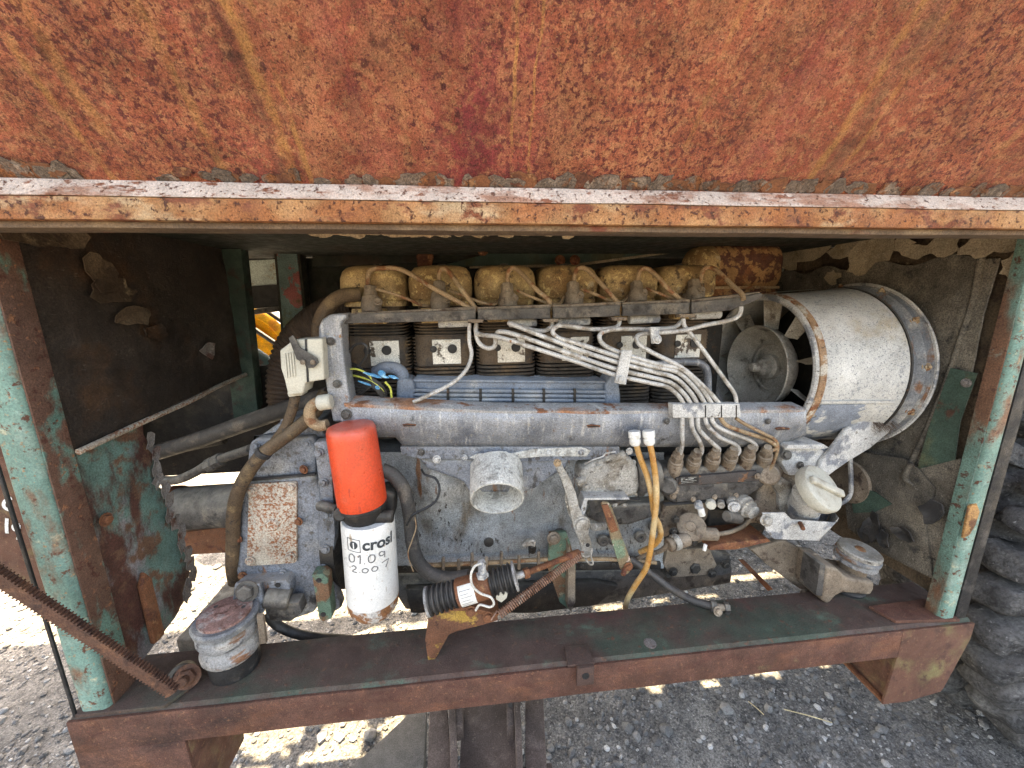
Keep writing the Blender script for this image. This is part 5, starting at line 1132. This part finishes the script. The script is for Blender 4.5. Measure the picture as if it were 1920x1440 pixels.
def boot(name, t0_, t1_, ra, rb_, nrib, par):
    prof = []; L_ = (t1_-t0_)*SLn
    for i in range(nrib*4+1):
        f = i/(nrib*4); r_ = ra+(rb_-ra)*f; prof.append((L_*f, r_*(1.0 if i % 4 in (1, 2) else .80)))
    return lathe(name, sa+sd*SLn*t0_, sd, prof, m_black, par, 32, True, 60)
boot('boot', .01, .34, .029, .0265, 6, sl_)
lathe('boot_end', sa-sd*.003, sd, [(0, .022), (.002, .029), (.007, .029), (.008, .02)], mat('dusty boot end', (.30, .29, .28), [((.16, .15, .145), 40, .5, .65)], bump=.3), sl_, 28)
body = lathe('body', sa+sd*SLn*.33, sd, [(0, .024), (.002, .0275), (SLn*.38-.002, .0275), (SLn*.38, .024)], m_rust, sl_, 36)
boot('boot', .70, .98, .025, .029, 5, sl_)
lathe('boot_end', sa+sd*SLn*.975, sd, [(0, .02), (.002, .029), (.006, .029), (.007, .016)], MATS['dusty boot end'], sl_, 28)
# label wrapped round the body
sx_ = V((0, -1, 0)); sx_ = (sx_-sd*sx_.dot(sd)).normalized(); sy_ = sd.cross(sx_)
if sy_.z < 0: sy_ = -sy_
def on_body(t_, a_, dr): return sa+sd*SLn*t_+(sx_*math.cos(a_)+sy_*math.sin(a_))*(.0275+dr)
bm = bmesh.new(); G = [[bm.verts.new(on_body(t_, R(q), .0006)) for q in range(-42, 64, 8)] for t_ in (.37, .43, .49, .545)]
for i in range(3):
    for j in range(len(G[0])-1): bm.faces.new((G[i][j], G[i+1][j], G[i+1][j+1], G[i][j+1]))
lb = obj('label_sticker', bm, m_whitepl, sl_)
for q, ln in ((40, .12), (26, .09), (14, .13), (0, .10), (-14, .12), (-26, .08)):
    bm = bmesh.new(); ribbon(bm, [on_body(.385+i*ln/4, R(q), .0011) for i in range(5)], .0011, sx_*math.cos(R(q))+sy_*math.sin(R(q))); obj('label_print', bm, m_marker, lb)
rod('terminal', U(904, 1078, .668), U(903, 1052, .668), .008, m_whitest, sl_, 12, .002)
rod('terminal_nut', U(905, 1082, .666), U(904, 1074, .666), .0125, m_whitest, sl_, 6, .002)
ptube('lead_wire', [(902, 1056, .662), (890, 1062, .655), (883, 1078, .652), (886, 1098, .65), (900, 1112, .65), (920, 1120, .652), (926, 1132, .655), (918, 1138, .66), (900, 1134, .665), (892, 1144, .67)], .0024, m_wirew, sl_, 6, 8)
rod('plunger', U(962, 1082, .692), U(990, 1074, .70), .007, m_pipe, sl_, 10)
rod('plunger_nut', U(982, 1076, .697), U(992, 1073, .70), .0105, m_rust, sl_, 6, .001)
rod('pull_rod', U(990, 1073, .70), U(1086, 1036, .765), .0055, m_rust, sl_, 10)
for i in range(22):
    t_ = .05+.7*i/22; p = U(990, 1073, .70).lerp(U(1086, 1036, .765), t_)
    lathe('rod_thread', p, U(1086, 1036, .765)-U(990, 1073, .70), [(0, .0055), (.0012, .0068), (.0024, .0055)], m_rust, sl_, 10, False)
rod('clevis', U(1064, 1044, .75), U(1086, 1036, .765), .0085, m_rust, sl_, 10, .002)
prism('terminal_tag', [(930, 1118), (942, 1107), (952, 1112), (950, 1122), (940, 1130), (930, 1124)], .672, .003, m_plast, sl_, .001)
# --- return spring
p0, p1 = U(936, 1152, .688), U(1088, 1040, .758); dv = p1-p0; Lh = dv.length; x_, y_, z_ = frame_of(dv); P = []
turns = 44
for i in range(turns*8+1):
    f = i/(turns*8); a_ = 2*math.pi*turns*f; P.append(p0+dv*f+(x_*math.cos(a_)+y_*math.sin(a_))*.0082)
P = [p0-z_*.02]+P+[p1+z_*.01]
bm = bmesh.new(); a_tube(bm, P, .0016, 5); o = obj('return_spring', bm, mat('rusty spring wire', (.30, .17, .12), [((.16, .07, .04), 40, .5, .62), ((.40, .32, .26), 60, .58, .68)], bump=.2), None, 60)
tag(o, 'long rusty coil spring stretched from the bracket up to the lever', 'spring')
o = ptube('split_ring', [(1088, 1034, .772), (1096, 1044, .768), (1108, 1040, .768), (1110, 1028, .772), (1108, 1042, .766), (1112, 1056, .764), (1106, 1058, .764), (1098, 1048, .766)], .0022, m_alu, None, 6, 6)
tag(o, 'small bright wire ring hooked through the lower end of the lever', 'wire ring')
# --- fuel hoses with white caps
fh1 = thing('fuel_hose', 'front amber fuel hose running from the right white cap down behind the beam', 'hose', UZ(1172, 1135, .55), 'amber fuel hoses')
ptube('hose', [(1217, 825, .775), (1224, 860, .772), (1230, 905, .77), (1230, 945, .768), (1224, 1000, .768), (1218, 1040, .77), (1210, 1068, .778), (1192, 1096, .80), (1178, 1120, .82), (1172, 1140, .84)], .0068, m_fuelhose, fh1, 6, 12)
def wcap(px, py, Y, par):
    a, b = U(px, py-13, Y), U(px+2, py+14, Y-.004); L = (b-a).length
    lathe('cap', a, b-a, [(0, .0125), (.002, .0135), (L*.45, .0135), (L*.48, .0115), (L*.6, .0115), (L*.62, .0125), (L*.85, .0122), (L, .0090)], m_whitepl, par, 12)
wcap(1216, 820, .775, fh1)
fh2 = thing('fuel_hose', 'rear amber fuel hose from the left white cap, curling behind the front hose', 'hose', U(1240, 1000, .80), 'amber fuel hoses')
ptube('hose', [(1191, 825, .785), (1199, 855, .784), (1213, 892, .784), (1222, 930, .784), (1227, 965, .786), (1236, 985, .788), (1238, 1005, .80), (1226, 1022, .82), (1200, 1035, .85)], .0068, m_fuelhose, fh2, 6, 12)
wcap(1189, 821, .785, fh2)
# --- black hose lying on the beam
bh = thing('drain_hose', 'dusty dark hose with a clamp lying on the right half of the beam', 'hose', UZ(1330, 1135, BZ))
P = [U(1180, 1048, .86), U(1215, 1072, .84), U(1250, 1098, .82)]+[UZ(1290, 1122, BZ+.012), UZ(1318, 1132, BZ+.010), UZ(1338, 1137, BZ+.010)]
tube('hose', P, .0095, m_hose, bh, 6, 12)
e0, e1 = UZ(1332, 1136, BZ+.011), UZ(1368, 1141, BZ+.011)
rod('hose_clamp', e0, e0.lerp(e1, .3), .0135, m_greyst, bh, 16, .001)
rod('fitting', e0.lerp(e1, .3), e1, .008, m_brownst, bh, 10); rod('fitting_nut', e0.lerp(e1, .7), e1, .013, m_greyst, bh, 6, .002)
bolt(UZ(1346, 1146, BZ+.012), (0, -1, .4), .008, m_brownst, bh)
# --- thick black hose behind the filter
o = ptube('oil_hose', [(715, 880, .80), (738, 892, .80), (758, 920, .80), (768, 965, .80), (772, 1010, .80), (782, 1048, .80), (805, 1074, .80), (840, 1084, .79), (880, 1080, .775)], .0150, m_hose, None, 7, 16)
tag(o, 'thick black rubber hose curving down beside the white filter', 'hose')
o = ptube('pan_hose', [(500, 1150, .84), (520, 1172, .83), (555, 1188, .83), (600, 1196, .85), (660, 1200, .90), (740, 1215, .95)], .011, m_black, None, 6, 10)
tag(o, 'black hose sagging behind the beam right of the left mount', 'hose')
o = ptube('thin_cable', [(762, 985, .785), (775, 965, .785), (800, 952, .79), (818, 938, .80), (824, 915, .81), (816, 897, .82), (797, 890, .83), (790, 880, .84)], .0028, m_wire, None, 6, 6)
tag(o, 'thin black looped cable right of the thick black hose', 'cable')
o = ptube('thin_wire', [(775, 1072, .775), (765, 1040, .775), (772, 1015, .775), (780, 990, .775), (778, 970, .775)], .0014, m_pipeb, None, 6, 5)
tag(o, 'hair-thin brown wire hanging in front of the thick black hose', 'wire')
# --- plug connector at the cowl's left
cn = thing('plug_connector', 'dusty cream plug connector with a steel locking lever left of the cowl', 'connector', U(560, 745, .80))
cb_ = prism('housing', [(524, 657), (546, 640), (556, 636), (604, 634), (608, 712), (572, 718), (568, 738), (540, 742), (533, 712), (526, 690)], .780, .05, m_plast, cn, .004, 3)
prism('joint', [(571, 636), (575, 636), (579, 716), (575, 717)], .7785, .004, m_black, cn, .0004)
prism('gland', [(537, 736), (568, 734), (566, 742), (541, 745)], .79, .03, m_plast, cn, .003)
for k in range(4): prism('rib', [(532+k*5, 663-k), (535+k*5, 663-k), (539+k*5, 709-k), (536+k*5, 709-k)], .7775, .004, m_plast, cb_, .0006)
prism('locking_lever', [(541, 634), (549, 628), (556, 640), (563, 652), (594, 672), (597, 680), (588, 690), (574, 690), (571, 682), (556, 674)], .771, .004, m_greyst, cn, .001)
for px, py in ((568, 679), (587, 679)): lathe('lever_pin', U(px, py, .770), (0, -1, 0), [(0, .005), (.002, .005), (.003, .003)], m_brownst, cn, 12)
o = ptube('connector_cable', [(554, 742, .80), (548, 768, .80), (535, 800, .80), (512, 832, .80), (494, 852, .80)], .0098, m_brownhose, None, 6, 12)
tag(o, 'olive brown cable leaving the bottom of the cream connector', 'cable')
o = ptube('engine_cable', [(610, 735, .84), (592, 770, .82), (560, 800, .80), (520, 830, .79), (492, 852, .785), (466, 885, .785), (446, 925, .79), (438, 965, .80), (437, 1010, .81), (436, 1060, .82), (440, 1090, .85)], .0135, m_brownhose, None, 6, 14)
tag(o, 'thick brown cable running down the left side of the flywheel housing', 'cable')
rod('cable_tie', U(497, 846, .783), U(491, 854, .783), .0155, m_black, o, 14)
hk = thing('bent_pipe', 'rusty U-bent pipe with a cream union nut at the lower left of the cowl', 'pipe', U(600, 780, .81))
ptube('elbow', [(606, 752, .80), (590, 757, .80), (581, 770, .80), (583, 788, .80), (598, 798, .80), (614, 796, .80)], .0115, m_pipeb, hk, 6, 14)
rod('union_nut', U(596, 756, .795), U(622, 752, .795), .016, m_plast, hk, 14, .003)
# --- wiring bundle
wl = thing('wiring_bundle', 'tangle of dark cut wires tied with blue tape inside the cowl frame', 'wiring', U(690, 730, .85))
rnd = random.Random(8)
for k in range(12):
    y0_ = 690+k*5; P = [(648, y0_-10+rnd.uniform(-6, 6), .86), (672, y0_-4, .85), (697, 708+k*1.6, .835), (716, 722+k*2.0, .84), (720+rnd.uniform(-6, 6), 745, .85), (712-k*3, 768, .86)]
    ptube('wire', P, .0023, m_wirey if k == 4 else m_wire, wl, 6, 6)
ptube('wire', [(648, 672, .85), (662, 650, .845), (678, 644, .84), (688, 652, .84), (684, 672, .845), (668, 690, .85)], .0030, m_wire, wl, 6, 6)
ptube('wire', [(646, 694, .84), (668, 692, .838), (690, 702, .834), (704, 722, .836)], .0021, m_wirey, wl, 6, 6)
ptube('wire', [(722, 716, .832), (732, 728, .836), (734, 745, .84)], .0024, m_wirey, wl, 6, 6)
for k, (px, py, w, h) in enumerate(((698, 703, .040, .009), (716, 700, .020, .014), (738, 707, .024, .008), (684, 718, .040, .006), (708, 727, .012, .010), (722, 706, .02, .008))):
    flake('blue_tape', U(px, py, .822), (.9, 0, -.35), (.35, -.2, .9), (0, -1, .2), w, h, m_tape, wl, .6, 9, .0012, 900+k)
# --- pipes crossing at the left behind the sheet
for k, (p, r_, mt, lab) in enumerate((
    ([(262, 858, 1.16), (380, 822, 1.10), (470, 790, 1.05), (620, 740, .98)], .022, m_hose, 'upper thick dark pipe rising from the left sheet to the connector'),
    ([(262, 852, 1.22), (340, 838, 1.2), (420, 822, 1.2)], .017, m_greyst, 'short pale pipe stub below the torn left sheet'),
    ([(290, 900, 1.08), (330, 900, 1.06), (365, 886, 1.04), (400, 866, 1.02), (470, 842, .98)], .012, m_greyst, 'pale jointed pipe under the thick dark pipe at the left'))):
    o = ptube('transfer_pipe', p, r_, mt, None, 6, 16); tag(o, lab, 'pipe', 'pipes behind the left sheet')
    if k == 2:
        for q in (.35, .55): rod('pipe_joint', U(365+q*70, 886-q*34, 1.035-.03*q), U(378+q*70, 879-q*34, 1.03-.03*q), .018, m_greyst, o, 8, .002)
dt = thing('drive_tube', 'dark brown horizontal drive tube left of the flywheel housing', 'drive tube', U(390, 960, 1.1))
rod('tube', U(300, 955, 1.12), U(470, 945, 1.06), .060, m_greyst, dt, 32, .004)
rod('collar', U(318, 955, 1.11), U(338, 954, 1.10), .066, m_rust, dt, 32, .006)
prism('rail', [(330, 1000), (450, 985), (450, 1035), (330, 1042)], 1.10, .06, m_rust, dt, .003)
sd_ = thing('chassis_rail', 'dark steel rail running back on the left behind the round mount', 'rail', (-.55, 1.1, .5))
prism3('web', [UZ(330, 1200, .52), UZ(430, 1085, .52), UZ(470, 1085, .52), UZ(500, 1210, .52)], (0, 0, -.10), m_grime, sd_, .003)
# --- big corrugated duct
bm = bmesh.new(); P = cr([U(x, y, Y) for x, y, Y in ((575, 830, 1.10), (543, 770, 1.10), (537, 710, 1.10), (552, 655, 1.10), (585, 615, 1.09), (630, 588, 1.07), (675, 578, 1.05))], 22); rr = []
for i in range(len(P)): rr.append(.046+(.0035 if i % 3 == 0 else -.001))
a_tube(bm, P, rr, 36); o = obj('corrugated_duct', bm, m_duct, None, 60)
tag(o, 'fat dark brown corrugated air duct curving behind the cream connector', 'air duct')
o = ptube('breather_hose', [(598, 640, .90), (600, 605, .90), (615, 575, .90), (640, 556, .90), (676, 552, .91)], .0155, m_brownhose, None, 6, 14)
tag(o, 'brown rubber breather hose arching over the duct to the first cover', 'hose')
# --- silencer behind the right end
mf = thing('silencer', 'rust blotched ochre silencer drum behind the last rocker covers', 'silencer', U(1390, 540, 1.2))
xs = U(1340, 500, 1.15).x; xe = U(1462, 500, 1.15).x; zc = U(1400, 502, 1.15).z
bm = bmesh.new(); rp = rrect(.1, .07, .05, 6)
a_loft(bm, [[V((x, 1.20+y_*s_, zc+.0+z_*s_*1.05)) for y_, z_ in rrect(.075, .068, .045, 7)] for x, s_ in ((xs-.03, .80), (xs-.01, .95), (xs+.02, 1.0), (xe-.04, 1.0), (xe-.015, .96), (xe-.004, .86), (xe, .7))])
obj('shell', bm, m_muff, mf, 60)
lathe('end_dome', V((xs-.02, 1.17, zc+.008)), (-1, -.2, 0), [(0, .060), (.02, .060), (.045, .05), (.06, .03), (.064, .001)], m_gold, mf, 32, True, 60)
prism('seam', [(1335, 537), (1462, 536), (1462, 541), (1335, 542)], 1.12, .16, m_pipeb, mf, .001)
prism('shell', [(1345, 541), (1455, 541), (1450, 570), (1350, 570)], 1.13, .14, m_muff, mf, .004)
